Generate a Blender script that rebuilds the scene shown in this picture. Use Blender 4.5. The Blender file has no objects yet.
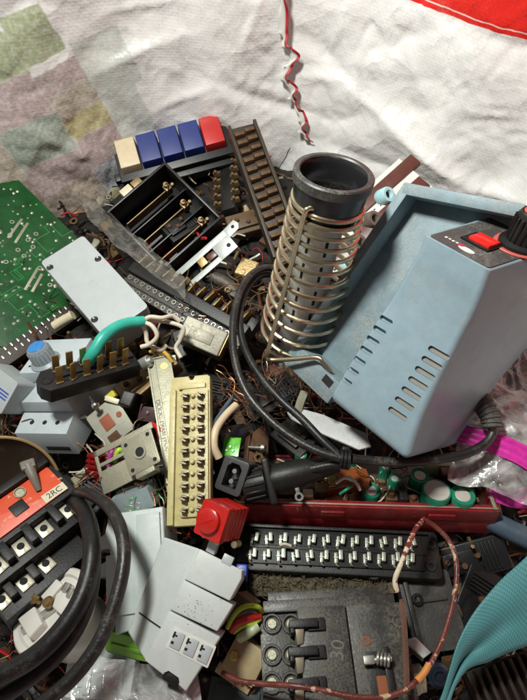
import bpy, bmesh, math, random
import numpy as np
from mathutils import Vector, Matrix, noise as mnoise
random.seed(7)
SC = bpy.context.scene
COL = SC.collection
S = 0.01                       # everything below is written in centimetres
R = math.radians

# ------------------------------------------------------------------ camera, light, exposure
FPX, CX, CY = 540.0, 263.5, 350.0
CAM = np.array([0.0, -19.6, 31.4])
PITCH = R(58)
FW = np.array([0, math.cos(PITCH), -math.sin(PITCH)])
RT = np.array([1.0, 0, 0])
UP = np.cross(RT, FW)
cd = bpy.data.cameras.new('camera')
cam = bpy.data.objects.new('camera', cd)
COL.objects.link(cam)
cam.location = CAM * S
cam.rotation_euler = (math.pi/2 - PITCH, 0, 0)
cd.sensor_fit = 'VERTICAL'
cd.sensor_height = 36.0
cd.lens = 36.0 * FPX / 700.0
cd.clip_start = 0.01
cd.clip_end = 50
SC.camera = cam

world = bpy.data.worlds.new('World')
SC.world = world
world.use_nodes = True
bg = world.node_tree.nodes['Background']
bg.inputs[0].default_value = (0.93, 0.98, 1.0, 1)
bg.inputs[1].default_value = 0.075


def lamp(name, loc, target, size, power, col):
    d = bpy.data.lights.new(name, 'AREA')
    d.shape = 'DISK'
    d.size = size * S
    d.energy = power
    d.color = col
    o = bpy.data.objects.new(name, d)
    COL.objects.link(o)
    o.location = Vector(loc) * S
    o.rotation_euler = (Vector(target) - Vector(loc)).to_track_quat('-Z', 'Y').to_euler()
    return o


key = lamp('room_lamp', (-15, 2, 54), (9, 10, 3), 8, 2.08, (0.99, 1.0, 0.94))
key.data.spread = R(115)
SC.view_settings.view_transform = 'Standard'
SC.view_settings.look = 'None'
SC.view_settings.exposure = 0
SC.view_settings.gamma = 1
SC.cycles.max_bounces = 8
SC.cycles.transparent_max_bounces = 16


# ------------------------------------------------------------------ geometry of views
def ray(x, y):
    d = FW*FPX + RT*(x-CX) - UP*(y-CY)
    return d/np.linalg.norm(d)


def P(x, y, z):
    d = ray(x, y)
    return CAM + d*((z-CAM[2])/d[2])


def onp(x, y, o, n):
    d = ray(x, y)
    return CAM + d*(np.dot(o-CAM, n)/np.dot(d, n))


def nrm(v):
    v = np.array(v, float)
    return v/np.linalg.norm(v)


class Fr:
    """frame: origin o (cm), axes as columns of R, face size W x H"""
    def __init__(s, o, ux, uy, n, W=1, H=1):
        s.o = np.array(o, float); s.R = np.column_stack([ux, uy, n]); s.W = W; s.H = H

    def w(s, x, y, z=0):
        return s.o + s.R @ np.array([x, y, z], float)

    def L(s, px, py, w=0.0):
        q = onp(px, py, s.o + s.R[:, 2]*w, s.R[:, 2])
        return s.R.T @ (q - s.o)


IDF = Fr((0, 0, 0), (1, 0, 0), (0, 1, 0), (0, 0, 1))


def face(px, z, n0=(0, -0.1, 1), solve=True, lam=0.25):
    """rectangle in space whose corners look like px (bottom-left, then counter-clockwise), centre at height z"""
    n0 = nrm(n0)
    a1 = nrm(np.cross(n0, (0.3, 1, 0.1))); a2 = np.cross(n0, a1)
    c = np.mean(np.array(px, float), axis=0)
    o = P(c[0], c[1], z)
    rays = np.array([ray(*q) for q in px])
    g = np.linspace(-0.8, 0.8, 33) if solve else np.array([0.0])
    A, B = np.meshgrid(g, g)
    N = n0[None] + A.reshape(-1, 1)*a1 + B.reshape(-1, 1)*a2
    N /= np.linalg.norm(N, axis=1)[:, None]
    t = (N @ (o-CAM))[:, None] / (N @ rays.T)
    Q = CAM + t[:, :, None]*rays[None]
    cost = lam*(A.ravel()**2 + B.ravel()**2)
    Ls = []
    for i in range(4):
        e1 = Q[:, (i+1) % 4]-Q[:, i]; e2 = Q[:, i-1]-Q[:, i]
        l1 = np.linalg.norm(e1, axis=1); l2 = np.linalg.norm(e2, axis=1)
        Ls.append(l1)
        cost = cost + ((e1*e2).sum(1)/(l1*l2))**2
    for i in (0, 1):
        cost = cost + (2*(Ls[i]-Ls[i+2])/(Ls[i]+Ls[i+2]))**2
    cost = np.where((t > 0).all(1), cost, 1e9)
    k = int(np.argmin(cost))
    Q = Q[k]; n = N[k]
    ux = nrm((Q[1]-Q[0]) + (Q[2]-Q[3]))
    uy0 = (Q[3]-Q[0]) + (Q[2]-Q[1])
    ux = nrm(ux - n*np.dot(ux, n))
    uy = np.cross(n, ux)
    W = 0.5*(np.linalg.norm(Q[1]-Q[0]) + np.linalg.norm(Q[2]-Q[3]))
    H = 0.5*abs(np.dot(uy0, uy))
    cen = Q.mean(0)
    return Fr(cen - ux*W/2 - uy*H/2, ux, uy, n, W, H)


# ------------------------------------------------------------------ materials
MATS = {}


def mat(name, col, rough=0.5, metal=0.0, dust=0.0, bump=0.0, bscale=900, var=0.12, vscale=120,
        dcol=(.24, .20, .15), spec=0.5, grain=0.0, rvar=0.15, coat=0.0, trans=0.0):
    if name in MATS:
        return MATS[name]
    m = bpy.data.materials.new(name)
    m.use_nodes = True
    nt = m.node_tree; N = nt.nodes; Lk = nt.links
    b = N['Principled BSDF']
    tc = N.new('ShaderNodeTexCoord')
    n1 = N.new('ShaderNodeTexNoise'); n1.inputs['Scale'].default_value = vscale; n1.inputs['Detail'].default_value = 6
    n1.inputs['Roughness'].default_value = .65
    Lk.new(tc.outputs['Object'], n1.inputs['Vector'])
    mr = N.new('ShaderNodeMapRange'); mr.inputs[1].default_value = .3; mr.inputs[2].default_value = .7
    mr.inputs[3].default_value = 1-var; mr.inputs[4].default_value = 1+var
    Lk.new(n1.outputs[0], mr.inputs[0])
    mx = N.new('ShaderNodeMix'); mx.data_type = 'RGBA'; mx.blend_type = 'MULTIPLY'
    mx.inputs[0].default_value = 1
    mx.inputs[6].default_value = (*col, 1)
    Lk.new(mr.outputs[0], mx.inputs[7])
    out = mx.outputs[2]
    rsock = None
    if dust > 0:
        n2 = N.new('ShaderNodeTexNoise'); n2.inputs['Scale'].default_value = 55; n2.inputs['Detail'].default_value = 9
        n2.inputs['Roughness'].default_value = .78
        Lk.new(tc.outputs['Object'], n2.inputs['Vector'])
        r2 = N.new('ShaderNodeMapRange'); r2.inputs[1].default_value = .60-.22*dust; r2.inputs[2].default_value = .86-.22*dust
        r2.inputs[4].default_value = min(1, .45+dust*.5)
        Lk.new(n2.outputs[0], r2.inputs[0])
        n3 = N.new('ShaderNodeTexNoise'); n3.inputs['Scale'].default_value = 900; n3.inputs['Detail'].default_value = 2
        Lk.new(tc.outputs['Object'], n3.inputs['Vector'])
        r3 = N.new('ShaderNodeMapRange'); r3.inputs[1].default_value = .35; r3.inputs[2].default_value = .62
        Lk.new(n3.outputs[0], r3.inputs[0])
        mu = N.new('ShaderNodeMath'); mu.operation = 'MULTIPLY'
        Lk.new(r2.outputs[0], mu.inputs[0]); Lk.new(r3.outputs[0], mu.inputs[1])
        # sparse crumbs of dirt
        vo = N.new('ShaderNodeTexVoronoi'); vo.inputs['Scale'].default_value = 330
        vo.inputs['Randomness'].default_value = 1
        Lk.new(tc.outputs['Object'], vo.inputs['Vector'])
        sx = N.new('ShaderNodeSeparateXYZ'); Lk.new(vo.outputs['Color'], sx.inputs[0])
        th = N.new('ShaderNodeMath'); th.operation = 'MULTIPLY_ADD'; th.inputs[1].default_value = .34; th.inputs[2].default_value = -.34+.20*dust
        Lk.new(sx.outputs[0], th.inputs[0])
        ls = N.new('ShaderNodeMath'); ls.operation = 'LESS_THAN'; Lk.new(vo.outputs['Distance'], ls.inputs[0]); Lk.new(th.outputs[0], ls.inputs[1])
        hf = N.new('ShaderNodeMath'); hf.operation = 'MULTIPLY'; hf.inputs[1].default_value = .75; Lk.new(ls.outputs[0], hf.inputs[0])
        mxx = N.new('ShaderNodeMath'); mxx.operation = 'MAXIMUM'; Lk.new(mu.outputs[0], mxx.inputs[0]); Lk.new(hf.outputs[0], mxx.inputs[1])
        mu = mxx
        m2 = N.new('ShaderNodeMix'); m2.data_type = 'RGBA'
        Lk.new(mu.outputs[0], m2.inputs[0]); Lk.new(out, m2.inputs[6]); m2.inputs[7].default_value = (*dcol, 1)
        out = m2.outputs[2]
        rr = N.new('ShaderNodeMapRange'); rr.inputs[3].default_value = rough; rr.inputs[4].default_value = .95
        Lk.new(mu.outputs[0], rr.inputs[0]); rsock = rr.outputs[0]
        if metal > 0:
            rm = N.new('ShaderNodeMapRange'); rm.inputs[3].default_value = metal; rm.inputs[4].default_value = 0
            Lk.new(mu.outputs[0], rm.inputs[0]); Lk.new(rm.outputs[0], b.inputs['Metallic'])
    if grain:
        n5 = N.new('ShaderNodeTexVoronoi'); n5.inputs['Scale'].default_value = 700
        Lk.new(tc.outputs['Object'], n5.inputs['Vector'])
        r5 = N.new('ShaderNodeMapRange'); r5.inputs[1].default_value = .05; r5.inputs[2].default_value = .22
        r5.inputs[3].default_value = 1-grain; r5.inputs[4].default_value = 1
        Lk.new(n5.outputs['Distance'], r5.inputs[0])
        m5 = N.new('ShaderNodeMix'); m5.data_type = 'RGBA'; m5.blend_type = 'MULTIPLY'; m5.inputs[0].default_value = 1
        Lk.new(out, m5.inputs[6]); Lk.new(r5.outputs[0], m5.inputs[7]); out = m5.outputs[2]
    Lk.new(out, b.inputs['Base Color'])
    if rsock is None:
        rr = N.new('ShaderNodeMapRange'); rr.inputs[1].default_value = .3; rr.inputs[2].default_value = .7
        rr.inputs[3].default_value = max(.03, rough-rvar); rr.inputs[4].default_value = min(1, rough+rvar)
        Lk.new(n1.outputs[0], rr.inputs[0]); rsock = rr.outputs[0]
    Lk.new(rsock, b.inputs['Roughness'])
    if not (metal > 0 and dust > 0):
        b.inputs['Metallic'].default_value = metal
    b.inputs['Specular IOR Level'].default_value = spec
    b.inputs['Coat Weight'].default_value = coat
    b.inputs['Transmission Weight'].default_value = trans
    if bump > 0:
        n4 = N.new('ShaderNodeTexNoise'); n4.inputs['Scale'].default_value = bscale; n4.inputs['Detail'].default_value = 4
        Lk.new(tc.outputs['Object'], n4.inputs['Vector'])
        bp = N.new('ShaderNodeBump'); bp.inputs['Strength'].default_value = bump; bp.inputs['Distance'].default_value = .001
        Lk.new(n4.outputs[0], bp.inputs['Height']); Lk.new(bp.outputs[0], b.inputs['Normal'])
    MATS[name] = m
    return m


def film_mat(name, tint=(1, 1, 1), white=.10, glossy=.35, rough=.12, col=(.9, .92, .9), scale=90, bstr=.8):
    if name in MATS:
        return MATS[name]
    m = bpy.data.materials.new(name); m.use_nodes = True
    nt = m.node_tree; N = nt.nodes; Lk = nt.links
    for n in list(N):
        if n.type == 'BSDF_PRINCIPLED': N.remove(n)
    out = [n for n in N if n.type == 'OUTPUT_MATERIAL'][0]
    tr = N.new('ShaderNodeBsdfTransparent'); tr.inputs[0].default_value = (*tint, 1)
    df = N.new('ShaderNodeBsdfDiffuse'); df.inputs[0].default_value = (*col, 1)
    gl = N.new('ShaderNodeBsdfGlossy'); gl.inputs['Roughness'].default_value = rough
    tc = N.new('ShaderNodeTexCoord')
    ns = N.new('ShaderNodeTexNoise'); ns.inputs['Scale'].default_value = scale; ns.inputs['Detail'].default_value = 5
    ns.inputs['Distortion'].default_value = 1.2
    Lk.new(tc.outputs['Object'], ns.inputs['Vector'])
    bp = N.new('ShaderNodeBump'); bp.inputs['Strength'].default_value = bstr; bp.inputs['Distance'].default_value = .003
    Lk.new(ns.outputs[0], bp.inputs['Height'])
    Lk.new(bp.outputs[0], gl.inputs['Normal']); Lk.new(bp.outputs[0], df.inputs['Normal'])
    m1 = N.new('ShaderNodeMixShader')
    r1 = N.new('ShaderNodeMapRange'); r1.inputs[1].default_value = .35; r1.inputs[2].default_value = .7
    r1.inputs[3].default_value = white*.4; r1.inputs[4].default_value = white*1.8
    Lk.new(ns.outputs[0], r1.inputs[0]); Lk.new(r1.outputs[0], m1.inputs[0])
    Lk.new(tr.outputs[0], m1.inputs[1]); Lk.new(df.outputs[0], m1.inputs[2])
    fr = N.new('ShaderNodeLayerWeight'); fr.inputs[0].default_value = glossy
    Lk.new(bp.outputs[0], fr.inputs['Normal'])
    m2 = N.new('ShaderNodeMixShader')
    Lk.new(fr.outputs['Fresnel'], m2.inputs[0]); Lk.new(m1.outputs[0], m2.inputs[1]); Lk.new(gl.outputs[0], m2.inputs[2])
    Lk.new(m2.outputs[0], out.inputs[0])
    MATS[name] = m
    return m


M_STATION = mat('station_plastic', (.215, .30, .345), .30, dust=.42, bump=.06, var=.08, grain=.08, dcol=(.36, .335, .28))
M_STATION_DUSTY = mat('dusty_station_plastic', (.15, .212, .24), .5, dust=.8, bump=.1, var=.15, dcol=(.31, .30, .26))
M_BLACK = mat('black_plastic', (.009, .009, .0095), .4, dust=.2, bump=.08, spec=.4, dcol=(.08, .065, .05))
M_BLACKDUST = mat('dusty_black_plastic', (.010, .0098, .0095), .45, dust=.3, bump=.12, spec=.35, dcol=(.075, .065, .048))
M_BAKELITE = mat('dusty_bakelite', (.032, .031, .027), .38, dust=.85, bump=.14, var=.35, dcol=(.17, .16, .12))
M_RUBBER = mat('black_cable_rubber', (.008, .008, .0085), .42, dust=.5, spec=.4, bump=.12, bscale=600, dcol=(.14, .12, .10))
M_RUBBERD = mat('dusty_cable_rubber', (.012, .0115, .011), .38, dust=.5, bump=.2, bscale=600, dcol=(.17, .15, .12))
M_STEEL = mat('steel_tabs', (.56, .56, .52), .33, 1.0, dust=.12, bump=.08, dcol=(.2, .17, .12))
M_ZINC = mat('zinc_plate', (.55, .57, .54), .42, .75, dust=.15, bump=.12, dcol=(.3, .27, .2))
M_OLDZINC = mat('old_zinc_plate', (.36, .35, .26), .5, .55, dust=.35, bump=.15, dcol=(.27, .23, .15))
M_SPRING = mat('spring_steel', (.60, .52, .36), .3, 1.0, dust=.2, bump=.06, dcol=(.32, .25, .16))
M_BRASS = mat('old_brass', (.36, .25, .10), .42, .85, dust=.25, bump=.12, dcol=(.22, .15, .06))
M_DKBRASS = mat('dark_brass', (.22, .15, .075), .5, .7, dust=.4, bump=.2, dcol=(.12, .08, .045))
M_COPPER = mat('copper', (.42, .19, .10), .42, .9, dust=.3, bump=.15, dcol=(.14, .06, .03))
M_WHITE = mat('white_box_plastic', (.39, .425, .43), .4, dust=.3, var=.05, grain=.1, dcol=(.4, .38, .34))
M_GREY = mat('light_grey_plastic', (.50, .54, .52), .45, dust=.34, var=.05, bump=.05, grain=.12, dcol=(.36, .34, .30))
M_GREY2 = mat('dimmer_grey_plastic', (.45, .51, .53), .42, dust=.28, var=.06, bump=.05, dcol=(.33, .31, .27))
M_GREY3 = mat('cool_grey_plastic', (.43, .49, .475), .45, dust=.32, var=.08, dcol=(.33, .31, .27))
M_YELLOW = mat('yellowed_plastic', (.48, .42, .19), .42, dust=.62, var=.15, bump=.08, dcol=(.30, .21, .09))
M_CREAM = mat('cream_plastic', (.58, .52, .36), .42, dust=.2, dcol=(.3, .24, .14))
M_RED = mat('red_plastic', (.46, .012, .008), .34, dust=.3, var=.12, coat=.2, dcol=(.2, .05, .04))
M_REDPAINT = mat('red_painted_metal', (.20, .012, .015), .33, dust=.6, var=.25, bump=.08, dcol=(.15, .08, .06))
M_ORANGE = mat('orange_red_face', (.68, .085, .03), .42, dust=.06, var=.08, dcol=(.4, .13, .07))
M_GREEN = mat('green_solder_mask', (.005, .075, .014), .33, dust=.3, var=.45, vscale=70, bump=.06, coat=.1, dcol=(.10, .12, .05))
M_TEALWIRE = mat('teal_insulation', (.03, .38, .29), .4, dust=.08, dcol=(.2, .3, .22))
M_WIREWHITE = mat('cream_insulation', (.58, .53, .42), .45, dust=.2)
M_BEIGEWIRE = mat('beige_insulation', (.58, .46, .30), .42, dust=.12)
M_BROWNTERM = mat('brown_phenolic', (.095, .052, .02), .48, dust=.6, var=.3, bump=.2, dcol=(.055, .035, .018))
M_DARKBROWN = mat('dark_brown_resin', (.085, .022, .014), .38, dust=.15, var=.2)
M_CERAMIC = mat('white_ceramic', (.68, .66, .60), .25, dust=.14, var=.05, coat=.3, dcol=(.3, .25, .18))
M_BLUE = mat('blue_plastic', (.008, .022, .16), .42, dust=.1, dcol=(.10, .10, .16))
M_BEIGECAP = mat('beige_button_plastic', (.60, .50, .33), .42, dust=.12)
M_LIME = mat('lime_plastic', (.14, .36, .02), .35, dust=.1)
M_MAGENTA = mat('magenta_zip', (.60, .03, .33), .4, var=.2, bump=.25, bscale=120)
M_PAPER = mat('white_print', (.60, .60, .56), .7, var=.08, dust=.2)
M_BLUEKNOB = mat('blue_knob_cap', (.04, .22, .55), .4, var=.06)
M_KNOBGREY = mat('grey_knob', (.25, .29, .31), .42, dust=.1)
M_PINK = mat('faded_red_print', (.50, .10, .08), .5, dust=.3, dcol=(.2, .12, .1))
M_SWITCHRED = mat('red_rocker', (.75, .02, .015), .18, coat=.5, var=.05)
M_GREENSLEEVE = mat('green_sleeve', (.012, .20, .11), .33, dust=.4)
M_CAPTOP = mat('capacitor_top', (.55, .52, .46), .5, .3, dust=.3, bump=.2)
M_AMBER = mat('amber_film', (.20, .055, .015), .22, var=.3, coat=.4)
M_TUBEBLUE = mat('slate_blue_tube', (.055, .085, .12), .42, dust=.2)
M_PANEL = mat('dark_control_panel', (.055, .05, .048), .5, dust=.75, bump=.15, dcol=(.23, .21, .18))
M_HOLE = mat('dark_recess', (.008, .008, .008), .8)
M_RUST = mat('rusty_steel', (.10, .045, .02), .7, .3, dust=.5, bump=.4, dcol=(.10, .055, .03))
M_LTBLUE = mat('pale_blue_insulator', (.36, .58, .62), .35, dust=.2)
M_LABELBLUE = mat('blue_print', (.03, .07, .35), .6)
M_SCREEN = mat('chalk_marks', (.45, .44, .40), .8)
M_ALU = mat('brushed_aluminium', (.62, .65, .66), .34, .9, dust=.08, bump=.05)
M_FIBRE = mat('dirty_fibre_board', (.085, .07, .04), .8, dust=.6, bump=.8, bscale=350, var=.5, dcol=(.085, .07, .04))
M_SCRED = mat('red_wire_insulation', (.50, .02, .02), .35, dust=.1)
M_SCYEL = mat('yellow_green_insulation', (.40, .58, .04), .35, dust=.05)
M_SCGRN = mat('green_insulation', (.08, .35, .10), .35, dust=.05)
M_SCGREY = mat('grey_insulation', (.30, .32, .34), .4, dust=.1)
M_BAGFILM = film_mat('crinkled_polythene', white=.30, glossy=.5, rough=.08, scale=70, bstr=.9)  # extra white mottle painted in to stand for reflections of the pale sack
M_FILM = film_mat('clear_polythene', white=.16, glossy=.30)
M_FILMDIM = film_mat('grimy_polythene', tint=(.93, .92, .88), white=.13, glossy=.2, rough=.25, col=(.55, .55, .5))


def flake_mat(name, base, flake, scale=420, thr=.54, metal=0.0):
    """old lacquer flaking off in spots"""
    m = mat(name, base, .42, metal, var=.4, bump=.3, bscale=500)
    nt = m.node_tree; N = nt.nodes; Lk = nt.links
    b = N['Principled BSDF']
    src = b.inputs['Base Color'].links[0].from_socket
    tc = [n for n in N if n.type == 'TEX_COORD'][0]
    ns = N.new('ShaderNodeTexNoise'); ns.inputs['Scale'].default_value = scale; ns.inputs['Detail'].default_value = 5
    n2 = N.new('ShaderNodeTexNoise'); n2.inputs['Scale'].default_value = scale*.14; n2.inputs['Detail'].default_value = 2
    Lk.new(tc.outputs['Object'], ns.inputs['Vector']); Lk.new(tc.outputs['Object'], n2.inputs['Vector'])
    ad = N.new('ShaderNodeMath'); ad.operation = 'ADD'; Lk.new(ns.outputs[0], ad.inputs[0]); Lk.new(n2.outputs[0], ad.inputs[1])
    r = N.new('ShaderNodeMapRange'); r.inputs[1].default_value = 2*thr; r.inputs[2].default_value = 2*thr+.05
    Lk.new(ad.outputs[0], r.inputs[0])
    mx = N.new('ShaderNodeMix'); mx.data_type = 'RGBA'; Lk.new(r.outputs[0], mx.inputs[0]); Lk.new(src, mx.inputs[6]); mx.inputs[7].default_value = (*flake, 1)
    Lk.new(mx.outputs[2], b.inputs['Base Color'])
    return m


# ------------------------------------------------------------------ mesh builder (cm)
class MB:
    def __init__(s):
        s.bm = bmesh.new(); s.M = Matrix(); s.mi = 0

    def _add(s, bm, M=None):
        T = s.M @ M if M is not None else s.M
        bm.transform(T)
        if T.determinant() < 0:
            bmesh.ops.reverse_faces(bm, faces=bm.faces)
        for f in bm.faces:
            f.material_index = s.mi
        me = bpy.data.meshes.new('tmp')
        bm.to_mesh(me); bm.free()
        s.bm.from_mesh(me)
        bpy.data.meshes.remove(me)
        return s

    def box(s, x0, x1, y0, y1, z0, z1, b=0.03, seg=2, M=None):
        bm = bmesh.new()
        bmesh.ops.create_cube(bm, size=1)
        for v in bm.verts:
            v.co = Vector(((x0+x1)/2+v.co.x*(x1-x0), (y0+y1)/2+v.co.y*(y1-y0), (z0+z1)/2+v.co.z*(z1-z0)))
        b = min(b, .45*min(abs(x1-x0), abs(y1-y0), abs(z1-z0)))
        if b > 0:
            bmesh.ops.bevel(bm, geom=list(bm.edges), offset=b, segments=seg, affect='EDGES', profile=.6)
        return s._add(bm, M)

    def prism(s, poly, z0, z1, b=0.03, seg=2, M=None):
        bm = bmesh.new()
        a = sum(poly[i-1][0]*poly[i][1]-poly[i][0]*poly[i-1][1] for i in range(len(poly)))
        if a < 0: poly = poly[::-1]
        bot = [bm.verts.new((x, y, z0)) for x, y in poly]
        top = [bm.verts.new((x, y, z1)) for x, y in poly]
        n = len(poly)
        bm.faces.new(bot[::-1]); bm.faces.new(top)
        for i in range(n):
            bm.faces.new((bot[i], bot[(i+1) % n], top[(i+1) % n], top[i]))
        if z1 < z0: bmesh.ops.reverse_faces(bm, faces=bm.faces)
        if b > 0:
            bmesh.ops.bevel(bm, geom=list(bm.edges), offset=b, segments=seg, affect='EDGES', profile=.6, clamp_overlap=True)
        return s._add(bm, M)

    def lathe(s, prof, n=28, M=None, closed=False):
        """profile of (r, z) turned about z"""
        bm = bmesh.new()
        rings = []
        for r, z in prof:
            if r < 1e-5:
                rings.append([bm.verts.new((0, 0, z))])
            else:
                rings.append([bm.verts.new((r*math.cos(2*math.pi*i/n), r*math.sin(2*math.pi*i/n), z)) for i in range(n)])
        prs = list(zip(rings, rings[1:]))
        if closed: prs.append((rings[-1], rings[0]))
        for A, B in prs:
            for i in range(n):
                j = (i+1) % n
                if len(A) == 1 and len(B) == 1: continue
                if len(A) == 1: bm.faces.new((A[0], B[j], B[i]))
                elif len(B) == 1: bm.faces.new((A[i], A[j], B[0]))
                else: bm.faces.new((A[i], A[j], B[j], B[i]))
        bmesh.ops.recalc_face_normals(bm, faces=bm.faces)
        return s._add(bm, M)

    def cyl(s, x, y, z0, z1, r, r2=None, n=24, b=0.03, M=None):
        r2 = r if r2 is None else r2
        T = Matrix.Translation((x, y, 0))
        b = min(b, abs(z1-z0)*.4, r*.4, r2*.4)
        s.lathe([(0, z0), (r-b, z0), (r, z0+b), (r2, z1-b), (r2-b, z1), (0, z1)], n, T if M is None else M @ T)
        return s

    def ring(s, x, y, z0, z1, r, ri, n=24, b=.02, M=None):
        T = Matrix.Translation((x, y, 0))
        s.lathe([(ri, z0), (r, z0), (r, z1-b), (r-b, z1), (ri+b, z1), (ri, z1-b)], n, T if M is None else M @ T, closed=True)
        return s

    def tube(s, pts, r, n=8, cap=True, sub=6, smooth=True, wob=0.0):
        pts = [Vector(p) for p in pts]
        if smooth and len(pts) > 2: pts = catmull(pts, sub)
        rad = r if callable(r) else (lambda t: r)
        bm = bmesh.new()
        rings = []
        t0 = (pts[1]-pts[0]).normalized()
        nn = t0.orthogonal().normalized()
        L = len(pts)
        for i, p in enumerate(pts):
            t = (pts[min(i+1, L-1)]-pts[max(i-1, 0)]).normalized()
            nn = (nn - t*nn.dot(t))
            if nn.length < 1e-6: nn = t.orthogonal()
            nn.normalize()
            bb = t.cross(nn)
            rr = rad(i/(L-1))
            if wob: rr *= 1+wob*mnoise.noise(p*2.3)
            rings.append([bm.verts.new(p + (nn*math.cos(2*math.pi*k/n)+bb*math.sin(2*math.pi*k/n))*rr) for k in range(n)])
        for A, B in zip(rings, rings[1:]):
            for k in range(n):
                j = (k+1) % n
                bm.faces.new((A[k], A[j], B[j], B[k]))
        if cap:
            bm.faces.new(rings[0][::-1]); bm.faces.new(rings[-1])
        return s._add(bm)

    def grid(s, fn, nu, nv, wrap=False):
        bm = bmesh.new()
        V = [[bm.verts.new(fn(i/nu, j/nv)) for j in range(nv+1)] for i in range(nu+1)]
        for i in range(nu):
            for j in range(nv):
                bm.faces.new((V[i][j], V[i+1][j], V[i+1][j+1], V[i][j+1]))
        return s._add(bm)

    def hexa(s, v8, b=.05, seg=2):
        """8 corners: bottom 4 ccw, top 4 ccw"""
        bm = bmesh.new()
        V = [bm.verts.new(v) for v in v8]
        for f in ((3, 2, 1, 0), (4, 5, 6, 7), (0, 1, 5, 4), (1, 2, 6, 5), (2, 3, 7, 6), (3, 0, 4, 7)):
            bm.faces.new([V[i] for i in f])
        bmesh.ops.recalc_face_normals(bm, faces=bm.faces)
        if b > 0: bmesh.ops.bevel(bm, geom=list(bm.edges), offset=b, segments=seg, affect='EDGES', profile=.6)
        return s._add(bm)

    def text(s, body, size, M=None, ext=.004):
        cu = bpy.data.curves.new('t', 'FONT'); cu.body = body; cu.size = size; cu.extrude = ext
        cu.align_x = 'CENTER'; cu.align_y = 'CENTER'
        o = bpy.data.objects.new('t', cu); COL.objects.link(o)
        dg = bpy.context.evaluated_depsgraph_get()
        me = bpy.data.meshes.new_from_object(o.evaluated_get(dg))
        bpy.data.objects.remove(o); bpy.data.curves.remove(cu)
        bm = bmesh.new(); bm.from_mesh(me); bpy.data.meshes.remove(me)
        return s._add(bm, M)


def catmull(pts, sub=6):
    out = []
    Q = [pts[0]*2-pts[1]] + pts + [pts[-1]*2-pts[-2]]
    for i in range(1, len(Q)-2):
        p0, p1, p2, p3 = Q[i-1:i+3]
        for k in range(sub):
            t = k/sub
            out.append(.5*((2*p1)+(p2-p0)*t+(2*p0-5*p1+4*p2-p3)*t*t+(3*p1-p0-3*p2+p3)*t**3))
    out.append(pts[-1])
    return out


def T3(x, y, z): return Matrix.Translation((x, y, z))
def RX(a): return Matrix.Rotation(R(a), 4, 'X')
def RY(a): return Matrix.Rotation(R(a), 4, 'Y')
def RZ(a): return Matrix.Rotation(R(a), 4, 'Z')


def to_mesh(name, mb, mats, off=(0, 0, 0), sharp=38):
    me = bpy.data.meshes.new(name)
    bm = mb.bm
    bmesh.ops.translate(bm, verts=bm.verts, vec=-Vector(off))
    bmesh.ops.scale(bm, verts=bm.verts, vec=(S, S, S))
    bm.to_mesh(me); bm.free()
    for p in me.polygons: p.use_smooth = True
    me.set_sharp_from_angle(angle=R(sharp))
    for m in (mats if isinstance(mats, (list, tuple)) else [mats]):
        me.materials.append(m)
    return me


class Thing:
    def __init__(s, name, label, cat, F=IDF, D=1.0, base=None, group=None, mb=None, m=None, kind=None, sharp=38):
        """D = depth below the fitted face at which the thing's base lies"""
        s.F = F
        s.off = np.array(base if base is not None else (F.W/2, F.H/2, -D), float)
        me = to_mesh(name, mb, m, s.off, sharp) if mb is not None else None
        o = bpy.data.objects.new(name, me)
        COL.objects.link(o)
        Mw = Matrix([list(F.R[i]) + [0] for i in range(3)] + [[0, 0, 0, 1]])
        Mw.translation = Vector(F.w(*s.off)*S)
        o.matrix_world = Mw
        s.o = o
        o['label'] = label; o['category'] = cat
        if group: o['group'] = group
        if kind: o['kind'] = kind

    def part(s, name, mb, m, parent=None, label=None, at=None, sharp=38, kind=None):
        """part of this thing; `at` = pivot in frame coordinates"""
        pv = np.array(at if at is not None else s.off, float)
        o = bpy.data.objects.new(name, to_mesh(name, mb, m, pv, sharp))
        COL.objects.link(o)
        ppv = s.off if parent is None else np.array(parent['_pv'])
        o.parent = parent or s.o
        o.location = Vector((pv-ppv)*S)
        o['_pv'] = list(map(float, pv))
        if label: o['label'] = label
        if kind: o['kind'] = kind
        return o

    def inst(s, src, at, rot=0.0, scale=1.0):
        c = src.copy(); COL.objects.link(c)
        c.parent = src.parent
        ppv = s.off if src.parent == s.o else np.array(src.parent['_pv'])
        c.location = Vector((np.array(at, float)-ppv)*S)
        c.rotation_euler.z = src.rotation_euler.z + R(rot)
        c.scale = (scale,)*3
        return c


def cut(obj, cutter_mb, pv):
    """take recesses out of a part's mesh"""
    co = bpy.data.objects.new('cutter', to_mesh('cutter', cutter_mb, obj.data.materials[0], pv))
    COL.objects.link(co)
    bpy.context.view_layer.update()
    co.matrix_world = obj.matrix_world
    md = obj.modifiers.new('b', 'BOOLEAN'); md.operation = 'DIFFERENCE'; md.object = co; md.solver = 'EXACT'
    bpy.context.view_layer.update()
    dg = bpy.context.evaluated_depsgraph_get()
    me = bpy.data.meshes.new_from_object(obj.evaluated_get(dg))
    obj.modifiers.remove(md)
    bpy.data.objects.remove(co)
    me.name = obj.name
    for p in me.polygons: p.use_smooth = True
    me.set_sharp_from_angle(angle=R(38))
    obj.data = me


def capsule(x, y, lx, ly, k=8):
    """rounded slot outline of half-lengths lx, ly"""
    r = min(lx, ly); out = []
    for qx, qy, a0 in ((1, 1, 0), (-1, 1, 90), (-1, -1, 180), (1, -1, 270)):
        for i in range(k+1):
            a = R(a0+90*i/k)
            out.append((x+qx*(lx-r)+r*math.cos(a), y+qy*(ly-r)+r*math.sin(a)))
    res = []
    for p in out:
        if not res or abs(p[0]-res[-1][0])+abs(p[1]-res[-1][1]) > 1e-5: res.append(p)
    if abs(res[0][0]-res[-1][0])+abs(res[0][1]-res[-1][1]) < 1e-5: res.pop()
    return res


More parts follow.
